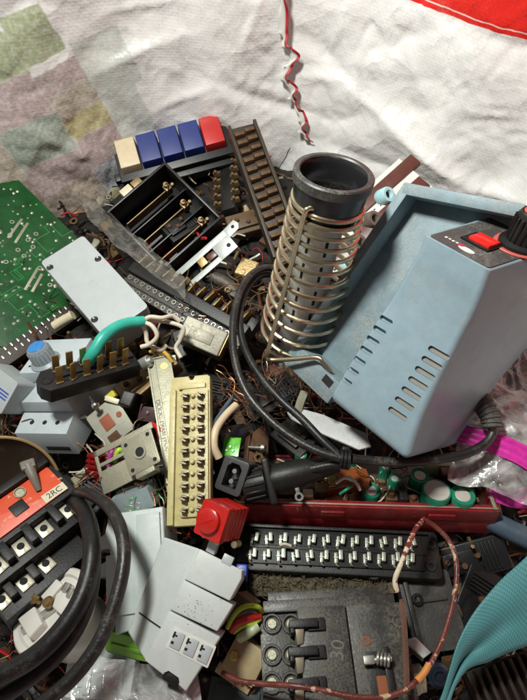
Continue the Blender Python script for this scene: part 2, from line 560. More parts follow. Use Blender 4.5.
def rrect(x0, x1, y0, y1, r, k=4):
    out = []
    for cx, cy, a0 in ((x1-r, y1-r, 0), (x0+r, y1-r, 90), (x0+r, y0+r, 180), (x1-r, y0+r, 270)):
        for i in range(k+1):
            a = R(a0+90*i/k); out.append((cx+r*math.cos(a), cy+r*math.sin(a)))
    return out


def wire(name, label, cat, px, r, m, group=None, n=10, sub=8, wob=.0, world=False):
    pts = [p if world else P(*p) for p in px]
    mb = MB().tube(pts, r, n, sub=sub, wob=wob)
    return Thing(name, label, cat, IDF, base=tuple(pts[0]), group=group, mb=mb, m=m)


def mini_screw(mb, x, y, z, r, slot=0.0, cross=False, h=.12):
    mb.cyl(x, y, z, z+h, r, n=16, b=.04)
    return mb

# ------------------------------------------------------------------ the sack that holds everything
SB = [(-13, -27), (-19, -20), (-22, -6), (-23.5, 8), (-23.5, 17), (-16.5, 21.0), (-9.5, 24.2), (-2.5, 25.0), (3, 25.2), (8, 22.8),
      (14.5, 19.0), (20.5, 15.5), (22.5, 8), (23.5, -2), (22, -13), (16, -27), (0, -32)]
SBV = [Vector((x, y, 0)) for x, y in SB]
NS, NH = 700, 150


def sack_loop():
    n = len(SBV); out = []
    for i in range(n):
        p0, p1, p2, p3 = (SBV[(i+k-1) % n] for k in range(4))
        for k in range(24):
            t = k/24
            out.append(.5*((2*p1)+(p2-p0)*t+(2*p0-5*p1+4*p2-p3)*t*t+(3*p1-p0-3*p2+p3)*t**3))
    return out


LOOP = sack_loop()
LEN = [0.0]
for a, b_ in zip(LOOP, LOOP[1:]+LOOP[:1]): LEN.append(LEN[-1]+(b_-a).length)
SLEN = LEN[-1]


def loop_at(s):
    s = (s % 1.0)*SLEN
    import bisect
    i = min(bisect.bisect_right(LEN, s)-1, len(LOOP)-1)
    t = (s-LEN[i])/(LEN[i+1]-LEN[i])
    return LOOP[i].lerp(LOOP[(i+1) % len(LOOP)], t)


HB, HT = -7.0, 30.0


def ridge(p):
    return 1-abs(mnoise.noise(p))*2


FOLDS = [((57.9, 5.2), (66.0, 7.5), .5, .7), ((67.3, 5.5), (70.1, 1.0), .28, .45), ((75.4, 3.8), (79.0, 4.4), .3, .4), ((77.4, 5.0), (78.4, 10.2), .35, .45),
         ((79.0, 4.4), (83.0, 2.9), .5, .6), ((83.0, 2.9), (92.5, -1.0), 1.1, 1.1), ((92.5, -1.0), (97, -.2), .9, 1.0), ((89.5, 5.0), (94.3, 5.6), .3, .5), ((60, 9.3), (66.5, 10.0), .3, .5),
         ((84, 8), (86.5, 4.5), .35, .5), ((63, 1.4), (68, 3.2), .35, .5), ((52, 3), (56, -1), .4, .5), ((70.5, 6), (72.5, 10), .25, .4)]
_fr = random.Random(31)
for _k in range(70):
    _a = (_fr.uniform(48, 104), _fr.uniform(-2, 13)); _g = _fr.uniform(0, 6.28); _l = _fr.uniform(1, 3.5)
    FOLDS.append((_a, (_a[0]+_l*math.cos(_g), _a[1]+_l*math.sin(_g)), _fr.uniform(.04, .12), _fr.uniform(.12, .3)))


def folds(x, y):
    t_ = 0.0
    for (ax, ay), (bx, by), A, w in FOLDS:
        dx, dy = bx-ax, by-ay; L2_ = dx*dx+dy*dy
        u = ((x-ax)*dx+(y-ay)*dy)/L2_
        uc = min(1, max(0, u)); ex, ey = x-ax-dx*uc, y-ay-dy*uc
        e = math.hypot(ex, ey)
        if e > w*5: continue
        side = (x-ax)*dy-(y-ay)*dx
        ww = w*(1.5 if side > 0 else .7)
        t_ += A*math.exp(-e/ww)*(.35+.65*math.sin(math.pi*min(1, max(0, uc))))
    return t_


def sack_pt(s, h):
    z = HB+(HT-HB)*h
    p = loop_at(s); q = loop_at(s+.004); q0 = loop_at(s-.004)
    t = (q-q0).normalized(); out = Vector((t.y, -t.x, 0))
    if out.dot(p) < 0: out = -out
    lean = .16 if p.y > 0 else .55
    pos = p + out*(lean*z) + Vector((0, 0, z))
    sc = s*SLEN
    v = Vector((sc*.09, z*.05, 3.1))
    d = 1.5*mnoise.noise(v)
    v2 = Vector((sc*.12+z*.14, z*.16-sc*.10, 7.7))
    d += .55*max(0, ridge(v2)-.35)
    v3 = Vector((sc*.5+z*.2, z*.42-sc*.22, 1.7))
    d += .16*max(0, ridge(v3)-.55)*min(1, max(0, .15+2*mnoise.noise(v*2.1)))*2
    v4 = Vector((sc*.9-z*.5, z*.9+sc*.6, 5.2))
    d += .05*max(0, ridge(v4)-.6)*min(1, max(0, 2.5*mnoise.noise(v*1.7+Vector((5, 1, 2)))))
    d -= folds(sc, z)
    return pos + out*d


sack = MB()
bm = sack.bm
uvl = bm.loops.layers.uv.new('UVMap')
SV = [[bm.verts.new(sack_pt(i/NS, j/NH)) for j in range(NH+1)] for i in range(NS)]
SARR = np.array([[list(SV[i][j].co) for j in range(NH+1)] for i in range(NS)])
for i in range(NS):
    for j in range(NH):
        f = bm.faces.new((SV[i][j], SV[(i+1) % NS][j], SV[(i+1) % NS][j+1], SV[i][j+1]))
        for lp, (a, b_) in zip(f.loops, ((i, j), (i+1, j), (i+1, j+1), (i, j+1))):
            lp[uvl].uv = (a/NS*SLEN, HB+(HT-HB)*b_/NH)
_d = (SARR-CAM); _k = _d @ FW
SPX = np.where(_k > .5, CX+FPX*(_d @ RT)/_k, 1e6); SPY = np.where(_k > .5, CY-FPX*(_d @ UP)/_k, 1e6)


def sack_hit(x, y):
    """wall point seen at a place in the view, and its (along, up) cloth coordinates"""
    i, j = np.unravel_index(np.argmin((SPX-x)**2+(SPY-y)**2), SPX.shape)
    return Vector(SARR[i, j]), np.array([i/NS*SLEN, HB+(HT-HB)*j/NH])


def sack_material():
    m = bpy.data.materials.new('woven_sack_cloth'); m.use_nodes = True
    nt = m.node_tree; N = nt.nodes; Lk = nt.links
    b = N['Principled BSDF']
    uv = N.new('ShaderNodeUVMap'); uv.uv_map = 'UVMap'
    sep = N.new('ShaderNodeSeparateXYZ'); Lk.new(uv.outputs[0], sep.inputs[0])

    def math_(op, a, c=None, cl=False):
        n = N.new('ShaderNodeMath'); n.operation = op; n.use_clamp = cl
        for k, v in ((0, a), (1, c)):
            if v is None: continue
            if isinstance(v, (int, float)): n.inputs[k].default_value = float(v)
            else: Lk.new(v, n.inputs[k])
        return n.outputs[0]

    def step(x, e, w=.03):
        n = N.new('ShaderNodeMapRange'); n.interpolation_type = 'SMOOTHSTEP'
        Lk.new(x, n.inputs[0]); n.inputs[1].default_value = e-w; n.inputs[2].default_value = e+w
        return n.outputs[0]
    U, V = sep.outputs[0], sep.outputs[1]
    # printed patchwork: its own axes on the cloth
    o = sack_hit(46, 99)[1]; e1 = sack_hit(89, 78)[1]-o; e2 = sack_hit(66, 130)[1]-o
    inv = np.linalg.inv(np.column_stack([e1, e2]))
    wob = N.new('ShaderNodeTexNoise'); wob.inputs['Scale'].default_value = .8
    Lk.new(uv.outputs[0], wob.inputs[0])
    wv = math_('MULTIPLY', math_('SUBTRACT', wob.outputs[0], .5), .18)

    def axis(r):
        c = -(r[0]*o[0]+r[1]*o[1])
        return math_('ADD', math_('ADD', math_('MULTIPLY', U, float(r[0])), math_('MULTIPLY', V, float(r[1]))), math_('ADD', wv, float(c)))
    X, Y = axis(inv[0]), axis(inv[1])
    base = (.76, .75, .73)
    n1 = N.new('ShaderNodeTexNoise'); n1.inputs['Scale'].default_value = .35; n1.inputs['Detail'].default_value = 8
    Lk.new(uv.outputs[0], n1.inputs[0])
    cr = N.new('ShaderNodeMapRange'); cr.inputs[1].default_value = .3; cr.inputs[2].default_value = .7
    cr.inputs[3].default_value = .90; cr.inputs[4].default_value = 1.05
    Lk.new(n1.outputs[0], cr.inputs[0])
    cur = N.new('ShaderNodeMix'); cur.data_type = 'RGBA'; cur.blend_type = 'MULTIPLY'; cur.inputs[0].default_value = 1
    cur.inputs[6].default_value = (*base, 1); Lk.new(cr.outputs[0], cur.inputs[7])
    cur = cur.outputs[2]
    GRN, PNK, YEL, TAN, MNT, BRN, LIL = ((.31, .36, .20), (.40, .31, .30), (.42, .37, .15), (.42, .37, .29), (.30, .37, .30), (.30, .23, .17), (.28, .29, .32))
    cells = [(-1.6, 0.0, -1.75, -.75, GRN), (0, .9, -2.0, -.85, GRN), (-2.6, -1.6, -1.8, -.6, TAN), (-1.9, 0.0, -.75, 0.35, PNK), (0, 1, -.6, 0, PNK), (0, 1, 0, .72, TAN),
             (0, 1, .72, 1.35, YEL), (0, 1, 1.35, 2.3, PNK), (0, 1, 2.3, 3.2, LIL), (0.0, 1, 3.2, 4.4, YEL), (-1.3, 0, .35, 1.5, MNT), (-1.3, 0, 1.5, 2.4, PNK), (-1.3, 0, 2.4, 3.6, BRN), (-1.3, 0, 3.6, 5, PNK),
             (-2.8, -1.3, .35, 1.7, TAN), (-2.8, -1.3, 1.7, 3.2, BRN), (1, 2.0, -.9, .6, MNT), (1, 1.8, .6, 2.1, MNT), (-3.5, -1.9, -.75, .35, MNT), (-3, -1.6, -3.2, -1.8, LIL)]
    fade = N.new('ShaderNodeTexNoise'); fade.inputs['Scale'].default_value = 3.0; fade.inputs['Detail'].default_value = 6
    Lk.new(uv.outputs[0], fade.inputs[0])
    fr = N.new('ShaderNodeMapRange'); fr.inputs[1].default_value = .32; fr.inputs[2].default_value = .6
    fr.inputs[3].default_value = .6; fr.inputs[4].default_value = .95
    Lk.new(fade.outputs[0], fr.inputs[0])
    for x0, x1, y0, y1, c in cells:
        k = math_('MULTIPLY', math_('MULTIPLY', step(X, x0), math_('SUBTRACT', 1.0, step(X, x1))), math_('MULTIPLY', step(Y, y0), math_('SUBTRACT', 1.0, step(Y, y1))))
        k = math_('MULTIPLY', k, fr.outputs[0])
        if x0 >= 1: k = math_('MULTIPLY', k, .5)
        mx = N.new('ShaderNodeMix'); mx.data_type = 'RGBA'
        Lk.new(k, mx.inputs[0]); Lk.new(cur, mx.inputs[6]); mx.inputs[7].default_value = (*c, 1)
        cur = mx.outputs[2]
    # the red print and its thin white outline
    a = sack_hit(430, 6)[1]; c2 = sack_hit(520, 38)[1]
    sl = (c2[1]-a[1])/(c2[0]-a[0]); ic = a[1]-sl*a[0]
    dl = math_('SUBTRACT', V, math_('ADD', math_('ADD', math_('MULTIPLY', U, float(sl)), float(ic)), math_('MULTIPLY', wv, 1.2)))
    us = step(U, float(sack_hit(395, 4)[1][0]), .3)
    for lo, c, hi in ((-.12, (.68, .022, .015), 60), (.22, (.78, .66, .62), .30)):
        k = math_('MULTIPLY', math_('MULTIPLY', step(dl, lo, .04), math_('SUBTRACT', 1.0, step(dl, hi, .04))), us)
        mx = N.new('ShaderNodeMix'); mx.data_type = 'RGBA'
        Lk.new(k, mx.inputs[0]); Lk.new(cur, mx.inputs[6]); mx.inputs[7].default_value = (*c, 1)
        cur = mx.outputs[2]
    # grime: stains of their own shape, stronger low in the sack
    n3 = N.new('ShaderNodeTexNoise'); n3.inputs['Scale'].default_value = .22; n3.inputs['Detail'].default_value = 9; n3.inputs['Roughness'].default_value = .7
    Lk.new(uv.outputs[0], n3.inputs[0])
    k = N.new('ShaderNodeMapRange'); k.inputs[1].default_value = .55; k.inputs[2].default_value = .8; k.inputs[4].default_value = .6
    Lk.new(n3.outputs[0], k.inputs[0])
    mx = N.new('ShaderNodeMix'); mx.data_type = 'RGBA'; Lk.new(k.outputs[0], mx.inputs[0]); Lk.new(cur, mx.inputs[6]); mx.inputs[7].default_value = (.36, .32, .27, 1)
    cur = mx.outputs[2]
    Lk.new(cur, b.inputs['Base Color'])
    # weave: crossing tapes 2.6 mm wide, under a film
    ck = N.new('ShaderNodeTexChecker'); ck.inputs['Scale'].default_value = 4.2
    mp = N.new('ShaderNodeMapping'); mp.inputs['Rotation'].default_value = (0, 0, .12)
    Lk.new(uv.outputs[0], mp.inputs[0]); Lk.new(mp.outputs[0], ck.inputs[0])
    ms = N.new('ShaderNodeSeparateXYZ'); Lk.new(mp.outputs[0], ms.inputs[0])
    wx = math_('ABSOLUTE', math_('SINE', math_('MULTIPLY', ms.outputs[0], 4.2*math.pi)))
    wy = math_('ABSOLUTE', math_('SINE', math_('MULTIPLY', ms.outputs[1], 4.2*math.pi)))
    wsel = N.new('ShaderNodeMix'); wsel.data_type = 'FLOAT'
    Lk.new(ck.outputs['Fac'], wsel.inputs[0]); Lk.new(wx, wsel.inputs[2]); Lk.new(wy, wsel.inputs[3])
    n2 = N.new('ShaderNodeTexNoise'); n2.inputs['Scale'].default_value = 1.3; n2.inputs['Detail'].default_value = 7; n2.inputs['Distortion'].default_value = .8
    Lk.new(uv.outputs[0], n2.inputs[0])
    nd = N.new('ShaderNodeTexNoise'); nd.inputs['Scale'].default_value = .25; nd.inputs['Detail'].default_value = 3
    Lk.new(uv.outputs[0], nd.inputs[0])
    vm = N.new('ShaderNodeVectorMath'); vm.operation = 'MULTIPLY_ADD'; vm.inputs[1].default_value = (5, 5, 0)
    Lk.new(nd.outputs['Color'], vm.inputs[0]); Lk.new(uv.outputs[0], vm.inputs[2])
    cre = None
    for sc, am in ((.13, 1.9), (.31, 1.5), (.8, .4)):
        vo = N.new('ShaderNodeTexVoronoi'); vo.inputs['Scale'].default_value = sc
        Lk.new(vm.outputs[0], vo.inputs['Vector'])
        x_ = math_('MULTIPLY', vo.outputs['Distance'], am)
        cre = x_ if cre is None else math_('ADD', cre, x_)
    hsum = math_('ADD', cre, math_('ADD', math_('MULTIPLY', wsel.outputs[0], .045), math_('MULTIPLY', n2.outputs[0], .22)))
    bp = N.new('ShaderNodeBump'); bp.inputs['Strength'].default_value = .75; bp.inputs['Distance'].default_value = .0022
    Lk.new(hsum, bp.inputs['Height']); Lk.new(bp.outputs[0], b.inputs['Normal'])
    b.inputs['Roughness'].default_value = .30
    b.inputs['Specular IOR Level'].default_value = .45
    b.inputs['Sheen Weight'].default_value = .0
    return m


TS = Thing('woven_sack', 'big white woven plastic sack with faded patchwork print that holds all the scrap', 'sack', IDF, base=(0, -2, -7),
           mb=sack, m=sack_material(), sharp=180)
# seam piping hanging down the back corner, a crumpled ribbon with a red edge
seam_px = [(281, -14), (283, 12), (283, 34), (286, 46), (295, 56), (288, 66), (284, 78), (293, 88), (291, 98), (298, 108), (303, 120), (301, 130), (309, 141)]
sp = []
for x, y in seam_px:
    p, _ = sack_hit(x, y)
    p = Vector(CAM) + (Vector(ray(x, y)))*((p-Vector(CAM)).length-.7)
    sp.append(p)
sc_ = catmull(sp, 8)


def ribbon(pts, w0, w1, tw):
    rb = MB(); n = len(pts)
    def f(u, v):
        i = u*(n-1); a = int(min(i, n-2)); p = pts[a].lerp(pts[a+1], i-a)
        ang = tw*math.sin(u*23)+.6*math.sin(u*51)
        dr = Vector((math.cos(ang), -.7*abs(math.sin(ang)), .5*math.sin(ang)))
        return p+dr*(w0+(w1-w0)*v)
    rb.grid(f, n*2, 3)
    return rb


rb = ribbon(sc_, -.42, .26, .9)
o_ = TS.part('seam_piping', rb, M_PAPER, sharp=180)
md = o_.modifiers.new('thick', 'SOLIDIFY'); md.thickness = .0006
rb = ribbon([p+Vector((0, -.04, 0)) for p in sc_], .22, .46, .9)
o_ = TS.part('seam_stripe', rb, mat('red_seam_thread', (.40, .02, .03), .5), sharp=180)
md = o_.modifiers.new('thick', 'SOLIDIFY'); md.thickness = .0007

# ------------------------------------------------------------------ the bed of small scrap under everything
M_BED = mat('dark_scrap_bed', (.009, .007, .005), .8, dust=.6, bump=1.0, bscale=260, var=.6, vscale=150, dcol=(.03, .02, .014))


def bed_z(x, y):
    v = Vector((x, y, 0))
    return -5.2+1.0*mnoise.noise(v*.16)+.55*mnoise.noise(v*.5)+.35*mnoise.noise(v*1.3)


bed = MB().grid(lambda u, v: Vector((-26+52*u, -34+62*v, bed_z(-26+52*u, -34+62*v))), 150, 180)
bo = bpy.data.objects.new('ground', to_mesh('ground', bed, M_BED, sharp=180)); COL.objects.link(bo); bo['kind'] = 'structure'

# ================================================================== soldering station
_n = nrm((-.6, -.45, .65)); _o = P(331, 395, 4.0)
_y = nrm(onp(423, 237, _o+_n*0, _n)-_o); _x = np.cross(_y, _n)
FS = Fr(_o, _x, _y, _n, 5.4, 10)
st = Thing('soldering_station', 'pale blue soldering station with recessed tray, vent slots, red rocker switch and black knob', 'soldering station',
           FS, base=(2.5, 5, -7))


def L2(px, py, w): return tuple(FS.L(px, py, w)[:2])


RW = -0.9           # rim level
FLo, NLo = L2(404, 182, RW), (-4.35, -0.7)
base = MB()
FL_w = -2.3
rimR = L2(500, 214, RW)
# tray floor, deep hollow base
outer = [NLo, (-.35, -1.0), (4.9, .25), (4.9, 7.6), (5.2, 12.2), (rimR[0]+.8, 13.3), FLo]
base.prism(outer, -6.8, FL_w, .12)
# left rim wall
def wall(p, q, t, z0, z1, b=.1):
    p = Vector((*p, 0)); q = Vector((*q, 0)); d = (q-p).normalized(); nn = Vector((-d.y, d.x, 0))*t
    base.prism([tuple(p[:2]), tuple(q[:2]), tuple((q+nn)[:2]), tuple((p+nn)[:2])], z0, z1, b)
wall(FLo, NLo, .55, FL_w-.5, RW)
wall((rimR[0]+.8, 13.3), FLo, .62, FL_w-.5, RW+.012)
wall(NLo, (-.3, -1.02), 1.55, FL_w-.5, RW-.02, .12)
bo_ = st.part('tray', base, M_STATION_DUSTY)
# housing, lofted along the vent face
hs = MB()
secs = []
def lp(px, py, w): return Vector(FS.L(px, py, w))
left = [(331, 395, 0), (345, 371, 0), (366, 337, 0), (385, 309, .05), (401, 281, .35), (413, 261, .75), (423, 238, 1.05)]
right = [(408, 455, 0), (424, 412, 0), (446, 366, 0), (464, 331, .1), (477, 306, .4), (485, 286, .75), (490, 268, 1.05)]
side = [(447, 447), (462, 422), (487, 385), (508, 360), (527, 338), (540, 322), (552, 300)]
NSL = len(left)


def sect(i):
    l = lp(*left[i]); r = lp(*right[i]); sd = lp(*side[i], -5.0)
    l.y = r.y = (l.y+r.y)/2
    return l, r, sd


S3 = [sect(i) for i in range(NSL)]
def hc(u, lst):
    x = u*(NSL-1); i = min(int(x), NSL-2); t = x-i
    q = lst
    p0 = q[max(i-1, 0)]; p1 = q[i]; p2 = q[i+1]; p3 = q[min(i+2, NSL-1)]
    return .5*((2*p1)+(p2-p0)*t+(2*p0-5*p1+4*p2-p3)*t*t+(3*p1-p0-3*p2+p3)*t**3)


def hsec(u, inset=0.0, drop=0.0, ysh=0.0):
    l, r, sd = hc(u, [a[0] for a in S3]), hc(u, [a[1] for a in S3]), hc(u, [a[2] for a in S3])
    prof = []
    rl, rr = .2, .32
    W = r.x-l.x
    zt = (l.z+r.z)/2
    prof.append((l.x-.04, -3.4)); prof.append((l.x-.02, zt-rl-.1))
    for k in range(6):
        a = R(180-90*k/5); prof.append((l.x+rl+rl*math.cos(a), zt-rl+rl*math.sin(a)))
    prof.append((l.x+rl+.06, zt)); prof.append((r.x-rr*.75-.06, zt))
    # right edge fillet towards the drafted side
    dx, dz = sd.x-r.x, sd.z-zt; ll = math.hypot(dx, dz); dx /= ll; dz /= ll
    a0, a1 = 90, math.degrees(math.atan2(dx, -dz))
    for k in range(8):
        a = R(90-(90-a1)*k/7)
        cxr, czr = r.x-rr*.75, zt-rr
        prof.append((cxr+rr*math.cos(a), czr+rr*math.sin(a)))
    prof.append((r.x-rr*.75+rr*math.cos(R(a1))+dx*.12, zt-rr+rr*math.sin(R(a1))+dz*.12))
    prof.append((sd.x, sd.z)); prof.append((sd.x+.12, -6.7)); prof.append((l.x-.04, -6.7))
    y = l.y
    cxm = (l.x+r.x)/2
    return [Vector((cxm+(x-cxm)*(1-inset), y+ysh, (z+4)*(1-inset)-4-drop)) for x, z in prof]


us = [(0.0, .17, -.42), (0.0, .10, -.385), (0.0, .05, -.30), (0, .018, -.17), (0.0, .004, -.04), (0.02, 0, 0)]+[(k/26, 0, 0) for k in range(1, 27)]
rows = []
for u, ins, ys in us: rows.append(hsec(u, ins, 0, ys))
# control panel: slopes down and away from the top of the housing
last = hsec(1.0)
F_ = lp(500, 214, -3.0)
pan = []
for k in range(1, 9):
    t = k/8
    pan.append([Vector((v.x+(F_.x-last[4].x)*t, v.y+(F_.y-S3[-1][0].y)*t, min(v.z, 9) if v.z < -3.35 else v.z+((-3.0-1.05)*t)*((v.z+3.4)/(1.05+3.4)))) for v in last])
rows += pan
bmh = bmesh.new()
VV = [[bmh.verts.new(p) for p in r_] for r_ in rows]
m_ = len(VV[0])
for a, b_ in zip(VV, VV[1:]):
    for k in range(m_):
        j = (k+1) % m_
        bmh.faces.new((a[k], a[j], b_[j], b_[k]))
bmh.faces.new(VV[0]); bmh.faces.new(VV[-1][::-1])
bmesh.ops.recalc_face_normals(bmh, faces=bmh.faces)
hs._add(bmh)
housing = st.part('housing', hs, M_STATION, sharp=50)
# vent slots cut through the shell
ct = MB()
vl, vr = [], []
for k in range(7):
    a = lp(397.5+41*k/6-8*0, 414-61*k/6, 0); vr.append(a)
    b_ = lp(346+40*k/6, 381-61*k/6, 0); vl.append(b_)
for v in vr: ct.prism(capsule(v.x, v.y, .58, .16), -.35, 1.2, 0, M=T3(v.x, v.y, 0) @ RZ(4) @ T3(-v.x, -v.y, 0))
for v in vl: ct.prism(capsule(v.x, v.y, .42, .14), -.3, .8, 0, M=T3(v.x, v.y, 0) @ RZ(4) @ T3(-v.x, -v.y, 0))
cut(housing, ct, st.off)
rimv = MB()
for v in vr: rimv.prism(capsule(v.x, v.y, .57, .15), -.34, -.16, 0, M=T3(v.x, v.y, 0) @ RZ(4) @ T3(-v.x, -v.y, 0))
st.part('vent_mesh', rimv, mat('dusty_vent_lining', (.22, .215, .19), .8, dust=.6))
# control panel plate with its switch, knob and printed mark
a = last[4]; 
A3 = lp(423, 238, 1.05); B3 = lp(490, 268, 1.05); B3.y = A3.y = S3[-1][0].y
pn = MB()
px_ = nrm(B3-A3); py_ = nrm((F_.x-A3.x, F_.y-A3.y, -4.05)); pz_ = nrm(np.cross(px_, py_)); py2 = py_
PW = (B3-A3).length
PH = math.sqrt((F_.x-A3.x)**2+(F_.y-A3.y)**2+4.05**2)
PM = Matrix([[px_[i], py2[i], pz_[i], A3[i]] for i in range(3)]+[[0, 0, 0, 1]])
pn.prism(rrect(.14, PW-.1, .14, PH-.1, .15), -.05, .05, .015, M=PM)
plate = st.part('control_panel', pn, M_PANEL)
sw = MB(); sw.box(.95, 2.45, 1.15, 2.15, .03, .16, .03, M=PM)
swp = st.part('switch_frame', sw, M_BLACKDUST)
sw = MB(); sw.box(1.25, 2.35, 1.28, 2.02, .1, .34, .05, M=PM @ T3(0, 0, 0)); st.part('rocker_switch', sw, M_SWITCHRED, parent=swp)
kb = MB()
KM = PM @ T3(2.75, 3.15, .05)
dial = MB(); dial.cyl(0, 0, 0, .07, 1.3, n=40, b=.02, M=KM)
st.part('dial_ring', dial, M_PINK)
kb.lathe([(0, 0.07), (1.12, .07), (1.12, .24), (.86, .34), (.74, 1.75), (.68, 1.82), (0, 1.82)], 36, KM)
for k in range(20):
    kb.box(.76, .88, -.045, .045, .35, 1.55, .02, 1, M=KM @ RZ(18*k))
knob = st.part('knob', kb, M_BLACKDUST)
kc = MB(); kc.cyl(0, 0, 1.8, 1.86, .60, n=30, b=.02, M=KM); st.part('knob_cap', kc, M_PINK, parent=knob)
lg = MB()
lg.prism([(1.85+.42*math.cos(R(15*k)), .55+.17*math.sin(R(15*k))) for k in range(24)], .045, .062, 0, M=PM)
for k in range(5): lg.box(.55+.2*k, .67+.2*k, .62+.03*(k % 2), .74, .045, .06, 0, M=PM)
st.part('printed_mark', lg, M_PAPER)
lg = MB(); lg.prism([(1.45+.16*math.cos(R(30*k)), .68+.12*math.sin(R(30*k))) for k in range(12)], .05, .07, 0, M=PM)
st.part('printed_mark', lg, mat('magenta_print', (.35, .03, .12), .5))
# slot in the near rim for the wire stand, strain relief
slt = MB(); slt.box(-1.05, -.35, .05, .55, RW-.03, RW+.005, .0, M=T3(-.55, -.2, 0) @ RZ(-8) @ T3(.2, .0, 0))
st.part('stand_slot', slt, M_HOLE)
sr_pts = [P(472, 392, 2.6), P(482, 403, 2.8), P(490, 416, 2.8), P(492, 428, 2.6)]
to_l = lambda q: FS.R.T @ (np.array(q)-FS.o)
sr = MB().tube([to_l(p) for p in sr_pts], lambda t: .62-.14*t, 16)
cp = catmull([Vector(to_l(p)) for p in sr_pts], 6)
for k in range(1, len(cp)-1, 2):
    d = (cp[k+1]-cp[k-1]).normalized()
    q = d.to_track_quat('Z', 'Y').to_matrix().to_4x4()
    sr.ring(0, 0, -.07, .07, .69-.14*k/len(cp), .4, 18, M=Matrix.Translation(cp[k]) @ q)
st.part('strain_relief', sr, mat('grimy_rubber', (.04, .04, .036), .6, dust=.85, bump=.3, dcol=(.24, .225, .18)))
# thick mains lead of the station runs from the strain relief to the cable tie
lead = [(491, 424, 2.8), (493, 432, 2.5), (486, 443, 2.3), (470, 452, 2.2), (450, 457.5, 2.2), (425, 461, 2.3), (400, 462, 2.4), (375, 461, 2.5), (352, 459, 2.6)]
mb = MB().tube([to_l(P(*q)) for q in lead], .27, 12)
st.part('mains_lead', mb, M_RUBBERD)

# ================================================================== spring stand for the iron
TB = P(297, 338, 1.6)
best = None
for zt in np.arange(6, 16, .1):
    tp = P(334.5, 172, zt); a = nrm(tp-TB); c = float(np.dot(a, nrm(CAM-tp)))
    if best is None or abs(c-.45) < best[0]: best = (abs(c-.45), tp)
TP = best[1]
AX = nrm(TP-TB); TL = float(np.linalg.norm(TP-TB))
_vx = nrm(np.cross(AX, CAM-TP)); _vx = _vx*np.sign(_vx @ RT)
FT = Fr(TB, _vx, np.cross(AX, _vx), AX)          # local -y side looks at the camera
DT = float(np.linalg.norm(TP-CAM)); RO = 41.0/FPX*float((TP-CAM) @ FW)
ts = Thing('iron_stand', 'coiled wire soldering iron stand with black funnel mouth and metal sleeve', 'iron stand', FT, base=(0, 0, 0))
rt_ = RO
fn = MB()
fn.lathe([(rt_*.98, TL), (rt_, TL-.06), (rt_*1.0, TL-.42), (rt_*.955, TL-.5), (rt_*.93, TL-1.2), (rt_*.90, TL-2.0), (rt_*.86, TL-2.25), (rt_*.80, TL-2.25),
          (rt_*.78, TL-1.0), (rt_*.81, TL-.35), (rt_*.85, TL-.1), (rt_*.89, TL)], 56, closed=True)
st_f = ts.part('funnel', fn, mat('black_gloss_plastic', (.012, .012, .013), .24, dust=.2, bump=.08, dcol=(.2, .18, .14)))
sl = MB()
sl.lathe([(rt_*.60, TL-1.6), (rt_*.57, TL-3.2), (rt_*.57, 0.2), (rt_*.40, -.4), (rt_*.36, -.4), (rt_*.53, .25), (rt_*.52, TL-3.2), (rt_*.56, TL-1.6)], 40, closed=True)
slv = ts.part('sleeve', sl, mat('grey_metal_sleeve', (.52, .55, .55), .38, .25, dust=.3, dcol=(.25, .2, .13)))
wn = MB()
for k in range(4):
    for a in (-66, -118):
        wn.box(-.1, .1, -(rt_*.575), -(rt_*.505), TL-3.9-k*1.75-.55, TL-3.9-k*1.75+.55, .05, M=RZ(a+90))
ts.part('sleeve_window', wn, M_HOLE)
rm_ = MB(); rm_.ring(0, 0, TL-.5, TL+.03, rt_*1.012, rt_*.845, 56, .07); ts.part('worn_rim', rm_, mat('worn_black_rim', (.03, .03, .028), .42, dust=.65, dcol=(.26, .24, .2)))
ln = MB(); ln.cyl(0, 0, TL-2.2, TL-2.15, rt_*.79, n=40, b=.01); ts.part('funnel_floor', ln, M_BLACK)
cp_ = []
NT = 13
for k in range(NT*28+1):
    t = k/(NT*28)
    z = (TL-1.45) - (TL-1.8)*(t**1.35*.90+.10*t)
    rr = rt_*(.91+.27*t)
    a = 2*math.pi*NT*t+.6
    cp_.append(Vector((rr*math.cos(a), rr*math.sin(a), z)))
co = MB().tube(cp_, .135, 8, smooth=False)
ts.part('spring_coil', co, M_SPRING)
# straight support rod down the front, hooked over the coil and bent out to the tray slot
def tl(px, py, d):
    q = CAM+ray(px, py)*d
    return FT.R.T @ (q-FT.o)
dB = float(np.linalg.norm(TB-CAM)); dT = float(np.linalg.norm(TP-CAM))
fr_ = lambda px, py, t, off=0: tl(px, py, dB+(dT-dB)*t-off)
rod = [fr_(356, 212, .77, 1.2), fr_(340, 211, .78, 1.9), fr_(320, 209, .79, 2.2), fr_(309, 208.5, .79, 2.4), fr_(305, 213, .77, 2.5), fr_(300, 232, .66, 2.65), fr_(290, 270, .45, 2.85), fr_(279, 310, .22, 3.0), fr_(268, 350, .02, 3.0),
       ] + [FT.R.T @ (FS.w(*FS.L(px, py, RW+h_)) - FT.o) for px, py, h_ in ((265, 357, 1.3), (273, 360, .9), (295, 359, .6), (317, 357.5, .35), (324, 363, .2), (331, 371, -.1))]
ts.part('support_rod', MB().tube(rod, .14, 10, sub=8), M_SPRING)
rod2 = [fr_(268, 351, .02, 2.35), fr_(275, 355, .0, 2.2), fr_(283, 358, .0, 2.1)]
ts.part('rod_end', MB().tube(rod2, .14, 10), M_SPRING)

